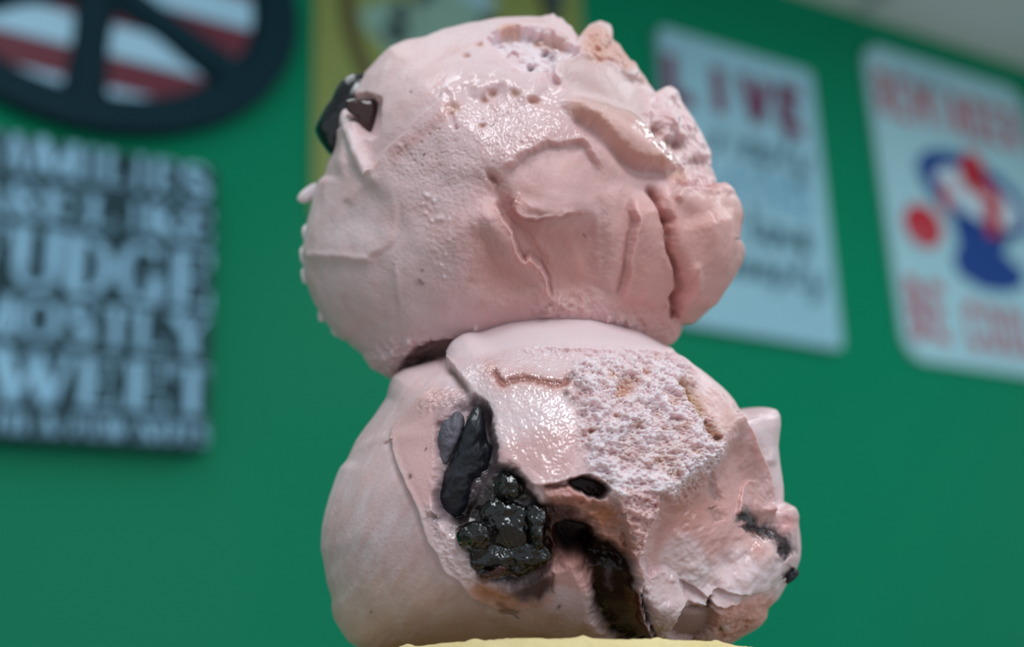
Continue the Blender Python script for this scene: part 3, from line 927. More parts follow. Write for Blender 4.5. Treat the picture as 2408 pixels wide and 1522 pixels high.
# curled plate in the middle
U.warp(8, 32, 9.)
U.step([(1178,440),(1184,410),(1205,386),(1245,358),(1288,341),(1318,342),(1360,338),(1388,362),(1407,400),(1416,450)][::-1], 20, 13, 80, 0, 16, .25, .15, 3, 12, 14, 45)
U.bump(1310, 430, 80, 16)
U.ridge([(1445,420),(1452,560),(1440,690)], 13, 30)
U.ridge([(1512,470),(1528,600),(1512,720)], 16, 36)
U.ridge([(1640,500),(1662,600),(1625,720)], 22, 55)
U.bump(1150, 560, 70, 10)
U.step([(1405,500),(1330,505),(1278,514),(1258,517),(1232,513),(1212,503),(1204,484),(1212,465)], 30, 3, 60, 8, 12, .35, .05, 4, 7, 10)
U.bump(1158, 418, 15, -24, .6, .9); up.add(U.bump(1160, 425, 13, 0, .6, .9), np.array(lin(150,96,84)), .6)  # shadow in the notch painted as a brown patch
U.ridge([(1206,478),(1218,462),(1226,452)], 9, 5)
# channel under it and the torn edge of the left piece
U.step([(1150,455),(1165,468),(1177,502),(1202,548),(1222,596),(1234,611),(1244,605),(1264,622),(1282,646),(1290,680),(1296,705)], 32, 4, 80, 6, 12, .2, .05, 7, 9, 10)
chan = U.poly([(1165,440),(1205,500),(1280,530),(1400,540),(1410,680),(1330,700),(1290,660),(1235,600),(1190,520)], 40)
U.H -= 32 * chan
up.add(chan, ROSE, .75)  # the channel's shade painted in rose
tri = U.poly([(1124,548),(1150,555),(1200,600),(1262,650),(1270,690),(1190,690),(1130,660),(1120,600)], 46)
U.H -= 30 * tri; up.add(tri, ROSE, .8)  # reddish shadow of this concave facet put into the tint
up.add(U.bump(1110, 655, 12, 0), AMBR, .4); up.add(U.bump(1135, 710, 16, 0), AMBR, .3)
for a in ([(1235,540),(1280,590),(1330,660)], [(1230,520),(1290,610),(1310,690)], [(1320,530),(1360,600),(1375,680)]):
    U.ridge(a, 3.2, 13, .4, .4)
# creases of the left face
U.warp(4, 60, 5.)
U.step([(700,604),(740,606),(800,607),(861,613),(876,602),(916,577),(932,540),(938,500),(930,450),(926,400)], -10, 14, 120, 0, 8, .02, .3)
U.ridge([(716,602),(800,606),(862,611),(880,598),(918,574)], 6, 13, .05, .4)
U.step([(926,590),(930,625),(937,690),(942,750),(946,800)], -5, 10, 80, 0, 8, .3, .3)
U.ridge([(926,600),(932,650),(938,728)], 3, 8, .4, .4)
U.ridge([(810,480),(850,440),(900,420)], 5, 14); U.bump(845, 520, 75, -15)
up.add(U.bump(820, 545, 80, 0), SNOW, .4)  # paler tint painted where the face turns up to the light
# crumbs of the left face
for x, y, r, h in ((1006,460,9,9),(1022,472,7,9),(1035,514,13,11),(1058,518,8,8),(1000,502,7,7),(1160,470,10,8),(1050,598,5,6),(1040,622,6,6),(1045,650,5,6),(1060,565,6,6),(950,348,9,7),(1015,520,6,7),(995,480,6,6)):
    k = U.bump(x, y, r * .9, h * .55, .7, x * .1); up.add(k, SNOW, .7)
rough = U.poly([(960,440),(1150,420),(1180,520),(1100,680),(1020,660),(990,540)], 30)
U.H += rough * fbm(Pw, 12, 3, .6) * 2.0
# icy plateau: fine pits, wet sparkle
ic = U.poly([(905,395),(950,340),(1040,262),(1180,235),(1300,225),(1360,290),(1430,345),(1360,338),(1290,340),(1200,385),(1120,440),(960,430)], 22)
U.H += ic * (fbm(Pw, 7, 3, .65) * 2.2 + fbm(Pw, 30, 2) * 3 - 2 * np.clip(.3 - worley(Pw, 21)[0], 0, 1) * 6)
up.wet(ic, .62)
ws = np.clip(fbm(Pw, 60, 2, .5, 4.) * 1.6, 0, 1)
up.wet(ws * ic, .95)
up.wet(U.poly([(1040,170),(1300,200),(1330,250),(1040,270)], 15), .5)
up.wet(U.poly([(1340,235),(1450,250),(1590,370),(1570,390),(1450,290)], 9), .7)
up.add(U.poly([(930,350),(1010,300),(1050,260),(1060,280),(990,340),(930,390)], 12), PINK, .55)
# foot of the scoop
U.warp(12, 26, 14.)
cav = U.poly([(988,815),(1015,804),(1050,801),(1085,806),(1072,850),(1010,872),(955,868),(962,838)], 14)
U.H -= 40 * cav; up.add(cav, np.array(lin(120,84,74)), .7)  # shade of the gap above the lower scoop painted in
for x, y, r, h in ((912,838,18,14),(930,828,12,12),(960,802,9,8),(885,850,20,8),(920,860,14,9)):
    U.bump(x, y, r, h)
ft = U.poly([(860,820),(1000,790),(1000,900),(860,900)], 18)
U.H += ft * fbm(Pw, 24, 3, .55) * 12
for x, y, r, h in ((1313,705,11,18),(1330,718,9,14),(1290,728,10,10),(1455,752,12,13),(1480,758,10,12),(1430,748,9,10),(1568,712,5,12),(1120,772,6,8)):
    k = U.bump(x, y, r, h); up.add(k, SNOW, .55)
fr_ = U.poly([(1280,690),(1600,740),(1580,810),(1280,760)], 14)
U.H += fr_ * fbm(Pw, 20, 3, .6) * 7
up.add(U.poly([(1470,480),(1760,440),(1760,700),(1560,830),(1480,740)], 60), PINK, .8)
up.add(U.poly([(1120,420),(1480,330),(1500,760),(1120,800)], 80), PINK, .55)
up.add(np.clip(fbm(Pw, 90, 3, .5, 8.) * 1.3, 0, 1), PINK, .5)
for x, y, r in ((991,636,4),(988,663,5),(923,617,3),(965,220,5),(1006,372,3),(1160,300,3),(1380,560,3)):
    up.add(U.bump(x, y, r, 0), BRWN, .7)
# faint smear streaks and overall fine relief
st = fbm(np.stack([Pw[:, 0] * .9 + Pw[:, 1] * .35, (Pw[:, 1] - Pw[:, 0] * .4) * .16, Pw[:, 2] * .4], 1), 16, 2)
U.H += st * 1.5 * (1 - ic)
U.H += fbm(Pw, 9, 2, .5) * .7
k = sm(.12, .0, U.cos) ; U.H += k * fbm(Pw, 16, 2) * 5
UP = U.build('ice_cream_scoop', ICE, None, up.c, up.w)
tag(UP, 'upper pale pink ice cream scoop with a torn horn on top and folded right side', 'ice cream')

def lump(name, outline, z, depth, material, parent, N=60, back=None, amp=4, scale=18, power=.8, smooth=6, gain=.55):
    outline = spline(outline, True); P_ = outline
    c = tuple((P_.max(0) + P_.min(0)) / 2)
    d = Dome(outline, c, z, depth, back or depth, N, power, .5, 6, smooth)
    d.warp(0, 10)
    d.H += fbm(d.P, scale, 3, gain, 2.2) * amp
    tint = np.repeat(SNOW[None], len(d.px), 0) if material is ICE else None
    o = d.build(name, material, parent, tint, np.zeros(len(d.px)))
    return o

zc = U.zat(850, 250)
lump('cherry_piece', [(742,303),(752,277),(765,252),(780,231),(794,201),(816,180),(840,173),(862,178),(872,200),(858,250),(842,290),(815,310),(800,330),(806,346),(788,368),(772,360),(757,340),(747,322)], U.z0 + 40, 60, GLOSS, UP, 90, 50, 2.5, 40)
o = lump('cherry_piece', [(812,240),(826,233),(850,231),(878,235),(887,250),(886,280),(882,300),(874,316),(858,300),(838,278),(818,262)], zc + 26, 30, REDD, UP, 60, 30, 1.5, 30, .35)
tag(o, 'dark red cut cherry flesh')

for pts in ([(698,466),(708,450),(724,438),(742,430),(748,446),(736,466),(718,478),(704,476)], [(708,545),(716,528),(728,534),(726,560),(714,566)],
            [(703,592),(712,578),(724,588),(722,616),(708,620)], [(706,640),(714,628),(724,640),(722,664),(712,666)], [(746,738),(754,728),(764,738),(760,756),(750,756)],
            [(776,776),(790,772),(798,784),(788,792)]):
    pts = [(x + 1, y) for x, y in pts]
    lump('crumb', pts, -130, 16, ICE, UP, 30, 16, 2, 9)
# ------------------------------------------------------------------ lower scoop
LO = [(909,934),(915,905),(924,884),(950,868),(985,858),(1030,845),(1056,832),(1068,806),(1100,785),(1145,766),(1200,747),(1250,740),(1291,737),(1336,737),(1387,741),(1442,758),(1502,778),(1563,813),(1580,818),(1588,828),(1608,846),(1648,872),(1672,890),(1697,910),(1712,925),(1726,941),(1738,962),(1746,974),(1760,968),(1786,962),(1815,957),(1830,962),(1837,975),(1838,1000),(1834,1030),(1832,1050),(1838,1096),(1845,1145),(1848,1186),(1862,1188),(1874,1198),(1879,1215),(1877,1230),(1882,1262),(1884,1290),(1882,1315),(1873,1340),(1862,1362),(1850,1374),(1842,1390),(1830,1410),(1818,1420),(1806,1432),(1803,1455),(1788,1474),(1765,1488),(1753,1494),(1728,1508),(1700,1530),(1550,1560),(1320,1570),(1000,1555),(870,1535),(838,1522),(819,1510),(796,1475),(785,1454),(780,1430),(781,1410),(768,1366),(761,1324),(754,1290),(757,1240),(764,1205),(773,1172),(788,1127),(800,1100),(816,1082),(837,1036),(860,1003),(879,979)]
Lw = Dome(LO, (1312, 1160), 100, 470, 430, 660, .9)
Pl = Lw.P
lp = Paint(Lw, PALE)
Lw.warp(5, 60, 12.)
Lw.H += fbm(Pl, 170, 2, .5, 3.) * 8
# --- smooth left lobe with soft smears
lobe = Lw.poly([(740,900),(915,900),(1060,870),(1090,930),(960,950),(921,1033),(958,1142),(1000,1248),(1045,1343),(1112,1405),(1300,1440),(1400,1480),(1400,1560),(760,1560)], 14)
rot = np.stack([(Pl[:, 0] * .82 + Pl[:, 1] * .5), (Pl[:, 1] * .82 - Pl[:, 0] * .5) * .12, Pl[:, 2] * .5], 1)
rot2 = np.stack([(Pl[:, 0] * .85 + Pl[:, 1] * .42), (Pl[:, 1] * .85 - Pl[:, 0] * .42) * .2, Pl[:, 2] * .5], 1)
smear = fbm(rot, 34, 3, .5)
Lw.H += lobe * smear * 5
lp.add(lobe * np.clip(.15 + fbm(rot2, 30, 3, .5, 7.) * 1.4, 0, 1), SNOW, .7)
lp.add(lobe * np.clip(fbm(Pl, 110, 2, .5, 5.) + .25, 0, 1), PINK, .45)
low = sm(1250, 1500, Lw.py)
lp.add(lobe * low, np.array(lin(206,172,142)), .6)  # warm, shaded underside painted in towards the bottom
lp.add(lobe * np.clip(fbm(rot2, 70, 3, .5, 1.7) * 1.3 - .1, 0, 1) * low, ORNG, .5)
# seam ridge of the left lobe towards the plate
Lw.step([(915,1030),(921,1033),(936,1097),(958,1142),(982,1197),(1000,1248),(1010,1280),(1027,1300),(1045,1343),(1075,1360),(1090,1380),(1112,1403),(1160,1425),(1230,1440)][::-1], 15, 4, 150, 8, 10, .2, .03, 6, 8)
Lw.step([(919,1040),(925,1010),(940,985),(973,942),(1010,915),(1050,900)], 8, 5, 60, 3, 8, .1, .3)
Lw.ridge([(790,1130),(840,1060),(915,1020)], 4, 10)
up_pl = Lw.poly([(924,1033),(945,985),(1010,920),(1070,930),(1040,1000),(1030,1100),(1020,1200),(985,1190),(955,1130)], 12)
lp.add(up_pl, PINK, .5)
lp.wet(Lw.poly([(985,945),(1060,900),(1095,925),(1050,960),(1000,975)], 8), .85)
Lw.H += Lw.poly([(985,945),(1060,900),(1095,925),(1050,960),(1000,975)], 8) * fbm(Pl, 12, 2) * 4
# --- smooth cap overlapping from the right, its rounded lip on the left
Lw.warp(3, 50, 2.)
Lw.step([(1130,770),(1085,800),(1062,822),(1054,842),(1055,858),(1072,872),(1087,893),(1100,908),(1109,930),(1112,950)][::-1], 24, 5, 110, 18, 12, .25, .2, 6, 8)
sd, tt = Lw.line([(1054,855),(1072,874),(1087,895),(1104,914),(1107,930)]); lp.add(np.exp(-((sd + (-6)) / 7) ** 2) * Lw.ends(tt, .15, .1), np.array(lin(130,100,94)), .8)  # dark strip: the lip's shadow painted on the lobe beside it
Lw.step([(1112,938),(1104,912),(1088,893),(1072,874),(1069,860)][::-1], 4, 4, 40)
Lw.step([(1195,822),(1290,820),(1400,822),(1500,824),(1590,832)], -6, 4, 60, 0, 8, .2, .02)
Lw.ridge([(1150,828),(1250,820),(1400,821),(1500,824),(1586,831)], 4, 7, .3, .02)
Lw.H += Lw.ridge([(1180,832),(1250,826),(1400,828),(1500,830),(1586,836)], 0, 14, .2, .02) * fbm(Pl, 14, 3, .6) * 9
cap = Lw.poly([(1060,840),(1100,780),(1290,735),(1440,755),(1590,825),(1400,820),(1200,822),(1110,850)], 10)
lp.add(cap, SNOW, .45)
# --- wet sparkling band
wetz = Lw.poly([(1090,880),(1150,840),(1260,826),(1350,835),(1380,880),(1356,960),(1365,1060),(1350,1110),(1270,1140),(1225,1120),(1170,1060),(1150,980),(1120,930)], 18)
wb = worley(Pl, 7, 3.)[0]
Lw.H += wetz * (1.7 * (1 - wb) + fbm(Pl, 15, 2, .5) * 1.8 + fbm(Pl, 40, 2, .5) * 3)
lp.wet(wetz, 1.)
lp.add(wetz, SNOW, .35)
lp.add(Lw.poly([(1160,1060),(1350,1000),(1360,1110),(1270,1140),(1225,1120)], 30), PINK, .6)
Lw.step([(1225,1125),(1260,1142),(1300,1138),(1340,1128),(1380,1118)][::-1], 16, 4, 40, 12, 9, .25, .25)
syr = [(1155,872),(1172,888),(1187,905),(1200,896),(1230,890),(1260,894),(1299,902),(1320,900),(1352,886),(1362,900),(1372,945)]
Lw.warp(6, 22, 5.)
k = Lw.ridge(syr, -10, 8, .05, .05); lp.add(k, np.array(lin(104,38,32)), 1.4)
sd, tt = Lw.line(syr); lp.add(np.exp(-(sd / 22) ** 2), ROSE, .6)
for x, y, r in ((1345,885,9),(1350,940,12),(1365,950,10),(1375,970,10),(1330,925,9)):
    k = Lw.bump(x, y, r, -9); lp.add(k, BRWN, .7)
# --- crumbly torn face
Lw.warp(9, 26, 21.)
crz = [(1352,850),(1440,832),(1580,838),(1625,880),(1650,960),(1700,1010),(1712,1070),(1680,1130),(1610,1185),(1550,1165),(1548,1215),(1520,1260),(1500,1310),(1470,1270),(1450,1180),(1400,1130),(1370,1060),(1358,960)]
crum = Lw.poly(crz, 14)
rq = np.stack([Pl[:, 0] * .75 - Pl[:, 1] * .3, Pl[:, 1] * 1.15 + Pl[:, 0] * .3, Pl[:, 2]], 1)
A = fbm(rq, 78, 3, .6, 9.); Bn = fbm(rq, 32, 3, .6, 2.); Cn = fbm(rq, 14, 3, .65, 6.)
wv2, wr2 = worley(rq + np.stack([Bn, A, Bn], 1) * 14, 17)
flake = 15 * sm(-.2, .15, A) + 9 * sm(-.1, .08, Bn) + 7 * sm(-.12, .12, Cn) + 5 * (1 - wv2) * (wr2 > .3) + 5 * fbm(rq, 6, 2, .6)
Lw.H += crum * (flake - 20)
lp.add(crum, SNOW, .75)
lp.add(crum * sm(.0, -.35, A), ORNG, .3)  # gaps between flakes tinted orange, then pink, as painted shade
lp.add(crum * sm(.05, -.3, Bn), PINK, .3)
for x, y, r_x, h in ((1476,906,26,-20),(1440,880,14,-14),(1462,925,12,-16),(1585,945,12,-14),(1540,1085,18,-18),(1500,1000,14,-12),(1610,1000,16,-12),(1560,1010,10,-12),(1385,1015,15,-18),(1640,1060,14,-14),(1520,870,12,-12),(1450,980,9,-12),(1590,1110,12,-14)):
    k = Lw.bump(x, y, r_x, h, .7, -.4); lp.add(k, ORNG, .65)  # each hollow gets a tan shadow painted in
for x, y, r_x, h in ((1400,940,16,12),(1430,1010,18,12),(1490,1060,22,14),(1500,960,16,10),(1540,930,14,10),(1420,1085,18,12),(1590,1050,18,10),(1560,1135,14,10),(1600,880,14,9)):
    Lw.bump(x, y, r_x, h, .6, -.3)
fine = fbm(Pl, 5, 2, .6); Lw.H += crum * fine * 2
# overhanging serrated lower edge of the crumbs
Lw.warp(7, 13, 8.)
edge = [(1630,1185),(1590,1180),(1548,1164),(1544,1212),(1526,1240),(1516,1276),(1502,1318),(1520,1345),(1503,1403),(1525,1470),(1541,1498)]
Lw.step(edge, 40, 4, 55, 14, 14, .2, .02, 8, 9)
Lw.step([(1370,1130),(1400,1165),(1425,1160),(1450,1185),(1470,1230),(1480,1290),(1500,1318)][::-1], 22, 4, 40, 10, 10, .1, .1)
band = Lw.poly([(1440,1150),(1540,1165),(1540,1210),(1510,1280),(1500,1325),(1475,1300),(1470,1240)], 10)
lp.add(band, PINK, .6); Lw.H += band * fbm(Pl, 18, 3, .6) * 9
# --- rim of the shell round the torn face, right
Lw.warp(4, 40, 4.)
rim = [(1584,832),(1625,868),(1665,905),(1700,945),(1722,985),(1730,1020)]
Lw.ridge(rim, 20, 20, .1, .1)
k = Lw.ridge([(1598,890),(1618,915),(1640,945),(1654,985)], -20, 12, .1, .2); lp.add(k, np.array(lin(188,146,108)), .8)
k = Lw.ridge([(1655,985),(1672,1004),(1690,1026),(1702,1036)], -18, 9, .1, .2); lp.add(k, np.array(lin(140,92,62)), .9)
rz = Lw.poly([(1650,930),(1700,925),(1745,985),(1735,1040),(1700,1040),(1665,1000)], 12)
lp.add(rz, ORNG, .25); Lw.H += rz * fbm(Pl, 36, 3, .5) * 11
# folds down the right edge, in front of the torn horn
Lw.step([(1735,975),(1752,1000),(1772,1017),(1790,1060),(1812,1110),(1822,1150),(1835,1205),(1846,1215)], 26, 4, 40, 0, 8, .06, .1, 6, 7)
hornp = Lw.poly([(1742,976),(1786,962),(1830,955),(1845,980),(1840,1060),(1850,1190),(1830,1180),(1808,1090),(1780,1022)], 7)
Lw.H -= 20 * hornp; lp.add(hornp, SNOW, .35)
Lw.ridge([(1832,968),(1826,1040),(1818,1100)], 12, 12)
sc = Lw.poly([(1560,1190),(1620,1160),(1700,1090),(1745,1020),(1780,1060),(1815,1150),(1840,1230),(1800,1290),(1700,1400),(1620,1420),(1540,1380),(1520,1320),(1530,1250)], 40)
Lw.H -= 66 * sc
lp.add(sc, PINK, .8); lp.add(Lw.bump(1640, 1210, 90, -14, .6, -.5), ROSE, .95)  # rose shading of the concave face painted into its colour
Lw.H += sc * smear * 4
Lw.H += sc * fbm(np.stack([Pl[:, 0] * .5 + Pl[:, 1] * .9, (Pl[:, 1] * .5 - Pl[:, 0] * .9) * .3, Pl[:, 2]], 1), 24, 2) * 4
wz = Lw.poly([(1590,1280),(1640,1270),(1690,1340),(1650,1400),(1580,1370),(1560,1330)], 14)
lp.wet(wz, 1.); Lw.H += wz * fbm(Pl, 22, 2, .5) * 4; lp.add(wz, SNOW, .5)
lp.wet(sc, .6)
Lw.step([(1757,1210),(1764,1170),(1775,1130),(1800,1130)], 9, 3, 20)
for x, y, r, h in ((1612,1270,12,10),(1768,1205,10,10),(1700,1330,10,5)):
    Lw.bump(x, y, r, h)
# lower right: pale smeared shelf, torn bits
Lw.warp(6, 24, 16.)
shelf = Lw.poly([(1600,1385),(1700,1330),(1790,1280),(1850,1330),(1830,1420),(1760,1430),(1690,1420),(1650,1440)], 20)
lp.add(shelf, SNOW, .5); Lw.H += shelf * fbm(Pl, 46, 2, .5) * 11
Lw.step([(1590,1370),(1640,1395),(1672,1412),(1700,1395),(1760,1400),(1830,1380)][::-1], 12, 4, 50, 12, 10)
Lw.step([(1616,1432),(1655,1440),(1672,1420),(1700,1432),(1760,1410)][::-1], 10, 3, 40, 10, 8)
tooth = Lw.poly([(1503,1400),(1545,1350),(1600,1370),(1620,1420),(1596,1448),(1576,1478),(1545,1500),(1527,1470)], 8)
Lw.H += 24 * tooth; lp.add(tooth, SNOW, .3); lp.wet(tooth, .8); Lw.H += tooth * fbm(Pl, 18, 2, .5) * 4
pit = Lw.poly([(1598,1450),(1625,1432),(1680,1442),(1680,1470),(1640,1510),(1590,1505),(1575,1490)], 8)
Lw.H -= 26 * pit; lp.add(pit, np.array(lin(150,110,98)), .6)
rl = Lw.poly([(1700,1430),(1800,1400),(1830,1420),(1800,1470),(1720,1510),(1680,1490)], 16)
lp.add(rl, np.array(lin(222,160,146)), .85); Lw.H += rl * fbm(Pl, 40, 3, .5) * 14
k = Lw.ridge([(1676,1405),(1675,1425),(1671,1445)], -8, 5); lp.add(k, BRWN, .9)
k = Lw.bump(1706, 1476, 9, 10); lp.add(k, SNOW, .8)
lp.add(Lw.ridge([(1690,1482),(1700,1478)], 0, 5), BRWN, .8)
# dark fudge veins on the right edge
Lw.warp(12, 24, 6.)
for pts, wd, st_ in (([(1750,1203),(1785,1215),(1805,1240),(1840,1262),(1852,1290),(1858,1312)], 20, 1.1), ([(1770,1240),(1800,1250),(1830,1268)], 9, .8), ([(1836,1290),(1846,1310),(1854,1318)], 12, 1.), ([(1868,1335),(1858,1352),(1850,1368)], 13, 1.), ([(1690,1110),(1705,1150),(1720,1180)], 10, .3), ([(1700,1190),(1720,1230)], 14, .25)):
    k = Lw.ridge(pts, -7, wd, .1, .1); lp.add(k, np.array(lin(44,30,34)), st_)
lp.add(Lw.bump(1862, 1230, 22, 8), np.array(lin(214,140,140)), .7)
Lw.bump(1862, 1195, 14, 10); Lw.bump(1800, 1300, 18, 8)
lp.add(Lw.bump(1795, 1300, 24, 0), ROSE, .7)
# --- cherry cavity, syrup and the cave
Lw.warp(8, 34, 13.)
cav2 = Lw.poly([(1118,940),(1150,975),(1165,1090),(1215,1108),(1250,1160),(1280,1190),(1310,1180),(1380,1180),(1440,1200),(1475,1260),(1480,1330),(1440,1330),(1400,1330),(1340,1320),(1290,1340),(1200,1380),(1140,1360),(1110,1300),(1075,1260),(1040,1220),(1030,1160),(1035,1060),(1040,1000),(1080,950)], 16)
Lw.H -= 40 * cav2
chy = Lw.poly([(1110,945),(1145,955),(1158,1010),(1170,1060),(1158,1105),(1120,1150),(1090,1225),(1050,1225),(1025,1185),(1040,1110),(1080,1030)], 9)
Lw.H -= 34 * chy; lp.add(chy, np.array(lin(40,30,36)), .8)
dk = Lw.poly([(1036,1150),(1100,1080),(1160,1090),(1215,1100),(1275,1185),(1310,1240),(1300,1320),(1200,1376),(1130,1356),(1070,1262),(1034,1210)], 12)
lp.add(dk, INK, .97); lp.wet(dk, .5)
Lw.H += dk * (fbm(Pl, 36, 3, .5) * 14 + (1 - worley(Pl, 24)[0]) * 9)
amb = Lw.poly([(1300,1180),(1380,1170),(1450,1190),(1490,1280),(1480,1330),(1420,1340),(1380,1330),(1400,1270),(1330,1230),(1290,1210)], 22)
lp.add(amb, np.array(lin(160,98,66)), .75); Lw.H += amb * fbm(Pl, 40, 3, .5) * 22
lp.add(Lw.bump(1420, 1215, 34, 12, .8), np.array(lin(190,120,84)), .8)
lp.add(Lw.poly([(1275,1180),(1340,1200),(1400,1235),(1425,1290),(1400,1335),(1330,1335),(1290,1330),(1280,1260)], 20), np.array(lin(58,26,20)), .95)
hole = Lw.poly([(1308,1242),(1345,1236),(1385,1250),(1396,1290),(1372,1316),(1335,1312),(1315,1290)], 10)
Lw.H -= 70 * hole; lp.add(hole, INK, 1.)  # the cave's black shade painted in, besides the carved depth
red_ = Lw.poly([(1335,1134),(1360,1126),(1376,1118),(1402,1128),(1428,1150),(1420,1170),(1390,1168),(1372,1160),(1350,1150)], 7)
Lw.H -= 26 * red_; lp.add(red_, np.array(lin(58,20,22)), .95); lp.wet(red_, .15)
lip_ = Lw.poly([(1280,1142),(1340,1140),(1362,1160),(1390,1178),(1375,1195),(1320,1192),(1290,1175)], 8)
Lw.H += lip_ * (16 + fbm(Pl, 18, 3, .6) * 10); lp.add(lip_, ROSE, .75)
lp.add(Lw.ridge([(1278,1142),(1300,1146),(1340,1138)], -8, 5), BRWN, .8)
# light crystal lump
k = Lw.bump(1454, 1158, 15, 16, .7, .5, 4); lp.add(k, SNOW, .9); lp.wet(k, 1.)
# crevice running to the cone, its deep shade painted in as syrup brown
Lw.warp(13, 40, 17.)
crev = Lw.poly([(1376,1290),(1420,1280),(1470,1310),(1490,1350),(1503,1400),(1520,1470),(1540,1510),(1500,1525),(1450,1500),(1418,1470),(1398,1430),(1384,1370),(1360,1320)], 26)
Lw.H -= 52 * crev; lp.add(crev, np.array(lin(34,16,13)), 1.35); lp.wet(crev, .25)
k = Lw.poly([(1478,1390),(1500,1400),(1515,1450),(1532,1498),(1500,1495),(1484,1450)], 12); lp.add(k, np.array(lin(112,60,28)), .6)
Lw.H += crev * fbm(Pl, 60, 2, .4) * 10
lp.add(Lw.ridge([(1440,1345),(1432,1375),(1440,1400)], 4, 7), GREYP, .35)
# cream lump between cave and crevice, stained on top
lumpz = Lw.poly([(1240,1340),(1300,1330),(1345,1325),(1385,1345),(1392,1420),(1400,1470),(1420,1500),(1300,1510),(1180,1460),(1160,1420)], 20)
Lw.H += 8 * lumpz
lp.add(Lw.poly([(1270,1325),(1330,1315),(1380,1340),(1388,1390),(1330,1380),(1270,1375)], 14), ROSE, .6)
lp.add(Lw.poly([(1120,1360),(1200,1385),(1280,1345),(1300,1380),(1240,1410),(1150,1400)], 16), np.array(lin(70,44,40)), .85)
lp.add(Lw.poly([(1095,1380),(1140,1365),(1230,1410),(1300,1400),(1260,1430),(1160,1425)], 16), np.array(lin(196,132,90)), .7)
lp.add(Lw.poly([(1225,1230),(1290,1250),(1290,1390),(1220,1400)], 20), np.array(lin(44,28,28)), .5)
for a in ([(1160,1410),(1200,1432),(1230,1440)], [(1170,1430),(1230,1455)], [(1300,1340),(1296,1400)], [(1270,1380),(1262,1410)]):
    lp.add(Lw.ridge(a, -2, 6), BRWN, .5)
# plate lip under the cherry: wet glints
wl = Lw.poly([(1000,1185),(1020,1190),(1062,1225),(1075,1262),(1100,1300),(1115,1352),(1090,1365),(1060,1340),(1035,1290),(1010,1240)], 10)
lp.wet(wl, 1.); Lw.H += wl * fbm(Pl, 15, 3, .6) * 7; lp.add(wl, np.array(lin(226,200,202)), .4)
Lw.ridge([(1004,1192),(1030,1208),(1062,1226)], 9, 8)
lp.add(Lw.bump(1024, 1218, 14, -10, .6, .6), BRWN, .6)
halo = Lw.poly([(1030,960),(1085,930),(1160,960),(1185,1090),(1170,1110),(1030,1240),(1015,1180),(1022,1060)], 12)
lp.add(halo, GREYP, .45)
Lw.H -= red_ * np.clip(Lw.H + 60, 0, 60); lp.add(red_, np.array(lin(48,18,20)), 1.)
# overall fine relief, specks
Lw.H += fbm(Pl, 9, 2, .5) * .7
for x, y, r in ((928,1036,4),(1005,1055,4),(972,1124,4),(1016,947,4),(1125,1407,4),(1316,1423,6),(873,1438,3),(1054,1281,3)):
    lp.add(Lw.bump(x, y, r, 0), BRWN, .8)
LW = Lw.build('ice_cream_scoop', ICE, None, lp.c, lp.w)
tag(LW, 'lower ice cream scoop with a crumbly bitten face and dark cherry pocket', 'ice cream')

# cherries and syrup lumps in the pocket of the lower scoop
z1_ = Lw.zat(1100, 1080)
o = lump('cherry_piece', [(1072,968),(1056,984),(1042,992),(1030,1027),(1033,1055),(1039,1100),(1056,1082),(1078,1040),(1092,1005),(1090,978)], z1_ + 8, 26, FROST, LW, 70, 40, 5, 24)
tag(o, 'frosted grey cherry skin')
lump('cherry_piece', [(1118,956),(1136,966),(1142,1010),(1148,1040),(1158,1054),(1150,1096),(1130,1124),(1112,1140),(1106,1172),(1086,1212),(1060,1216),(1036,1196),(1030,1172),(1042,1124),(1072,1058),(1086,1024),(1100,982)], Lw.zat(1112, 1030) + 20, 34, BLACK, LW, 110, 50, 8, 44, .55)
zz = Lw.zat(1180, 1220)
for pts, dz, dep, m_, amp in (
    ([(1178,1112),(1190,1105),(1208,1110),(1222,1128),(1236,1150),(1230,1172),(1200,1180),(1172,1168),(1160,1146)], 10, 30, SYRUP, 6.5),
    ([(1070,1262),(1082,1240),(1110,1226),(1140,1228),(1160,1246),(1164,1270),(1146,1290),(1110,1292),(1082,1284)], 26, 36, SYRUP, 6.5),
    ([(1230,1196),(1250,1180),(1276,1184),(1290,1206),(1285,1250),(1280,1290),(1262,1296),(1246,1270),(1242,1232)], 14, 36, SYRUP, 6.5),
    ([(1130,1190),(1160,1170),(1210,1166),(1250,1186),(1262,1226),(1252,1280),(1210,1300),(1160,1290),(1134,1250)], 4, 34, SYRUP, 6.5),
    ([(1096,1280),(1150,1268),(1210,1280),(1236,1310),(1206,1350),(1150,1362),(1116,1342),(1098,1312)], 0, 30, SYRUP, 6.5),
    ([(1186,1280),(1240,1266),(1290,1280),(1300,1316),(1256,1346),(1200,1356)], 2, 28, SYRUP, 6.5)):
    lump('syrup_lump', pts, zz + dz - 10, dep, m_, LW, 90, 30, amp * 1.5, 26, .8, 6, .42)
o = lump('syrup_lump', [(1126,1350),(1150,1345),(1175,1330),(1192,1326),(1196,1340),(1176,1354),(1150,1362),(1130,1362)], zz + 4, 22, REDD, LW, 50, 26, 5, 14)
lump('cherry_piece', [(1850,1350),(1868,1338),(1880,1344),(1874,1358),(1860,1370),(1848,1372)], Lw.zat(1858, 1354) + 2, 12, BLACK, LW, 40, 16, 3, 12)

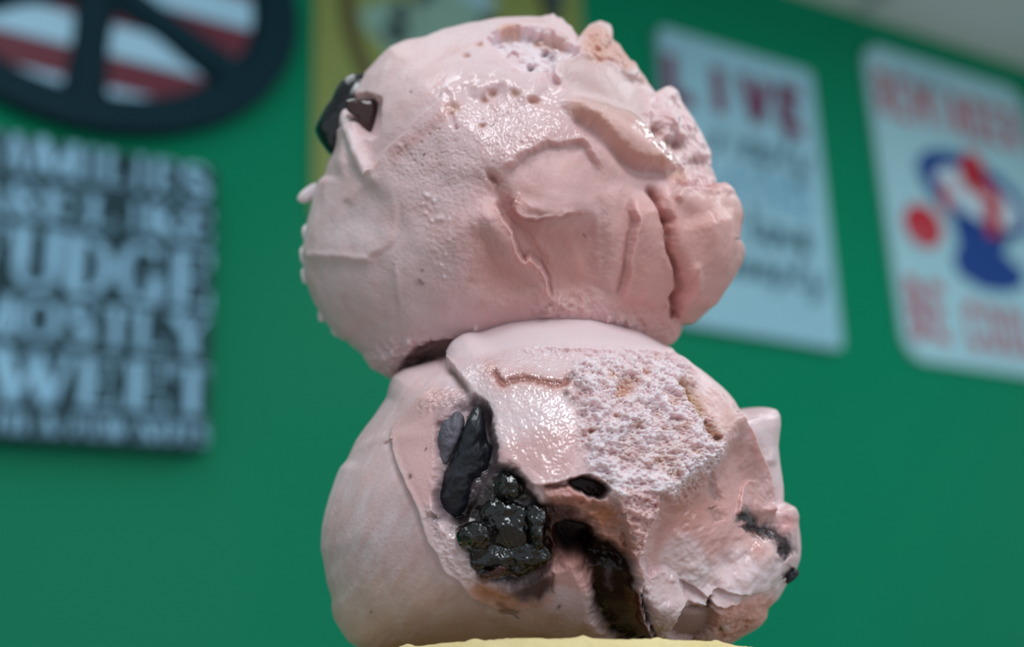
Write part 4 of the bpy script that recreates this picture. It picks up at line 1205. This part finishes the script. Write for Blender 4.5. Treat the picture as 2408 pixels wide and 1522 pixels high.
# ------------------------------------------------------------------ cake cone
wafer = mottled('pale_wafer', lin(238, 220, 172), lin(222, 198, 138), 160, .75, .2, .6, 900, .0004)
AL = math.radians(21.5)
zc_, r_ = 170., 486.
kf = F / (F - (zc_ + r_ * math.cos(AL)))
yc_ = -739 / kf - r_ * math.sin(AL)
xc_ = (1372 - 1204) / kf
def ring_pt(t, rad, down):
    """point on the cone: angle, radius and distance below the rim, in px of the axis plane -> world"""
    X = xc_ + rad * math.cos(t)
    Yl = rad * math.sin(t)
    Y = yc_ + Yl * math.sin(AL) - down * math.cos(AL)
    Z = zc_ + Yl * math.cos(AL) + down * math.sin(AL)
    return RC @ (np.array([X, Y, -(F - Z)]) * S) + CAM
prof = [(r_ - 22, 260), (r_ - 22, 40), (r_ - 22, 6), (r_ - 16, 1), (r_ - 6, 0), (r_, 6), (r_, 60), (r_ - 4, 190), (r_ - 40, 215), (r_ - 60, 240), (r_ - 110, 560), (r_ - 160, 980), (r_ - 150, 1010), (r_ - 150, 1030), (0.5, 1030)]
NS = 360
rr_ = random.Random(8)
rim_n = [0.] * NS
for a0, wd, h in ((-1.0, .03, 5), (.2, .02, 4), (1.57, .02, -5), (2.0, .03, -6), (2.35, .03, -5), (1.0, .025, -4), (1.28, .018, -3), (4., .05, 5)):
    for i in range(NS):
        d = (2 * math.pi * i / NS - a0 + math.pi) % (2 * math.pi) - math.pi
        rim_n[i] += h * math.exp(-(d / wd) ** 2)
for i in range(NS):
    a = 2 * math.pi * i / NS
    rim_n[i] += 1.2 * math.sin(9 * a + 1) + .9 * math.sin(23 * a) + rr_.uniform(-.8, .8)
vs, fs = [], []
base = ring_pt(0, 0, 1030)
for j, (rad, dn) in enumerate(prof):
    for i in range(NS):
        a = 2 * math.pi * i / NS
        k = max(0, 1 - dn / 60)
        p = ring_pt(a, rad + (1.5 * math.sin(7 * a) + .6 * rim_n[i]) * (rad > 1), dn + rim_n[i] * k)
        vs.append(p - base)
for j in range(len(prof) - 1):
    for i in range(NS):
        i2 = (i + 1) % NS
        fs.append((j * NS + i, j * NS + i2, (j + 1) * NS + i2, (j + 1) * NS + i))
cone = pydata('wafer_cone', vs, fs, wafer, smooth=True)
cone.location = base
tag(cone, 'pale yellow wafer cone whose rough rim shows under the lower scoop', 'cone')
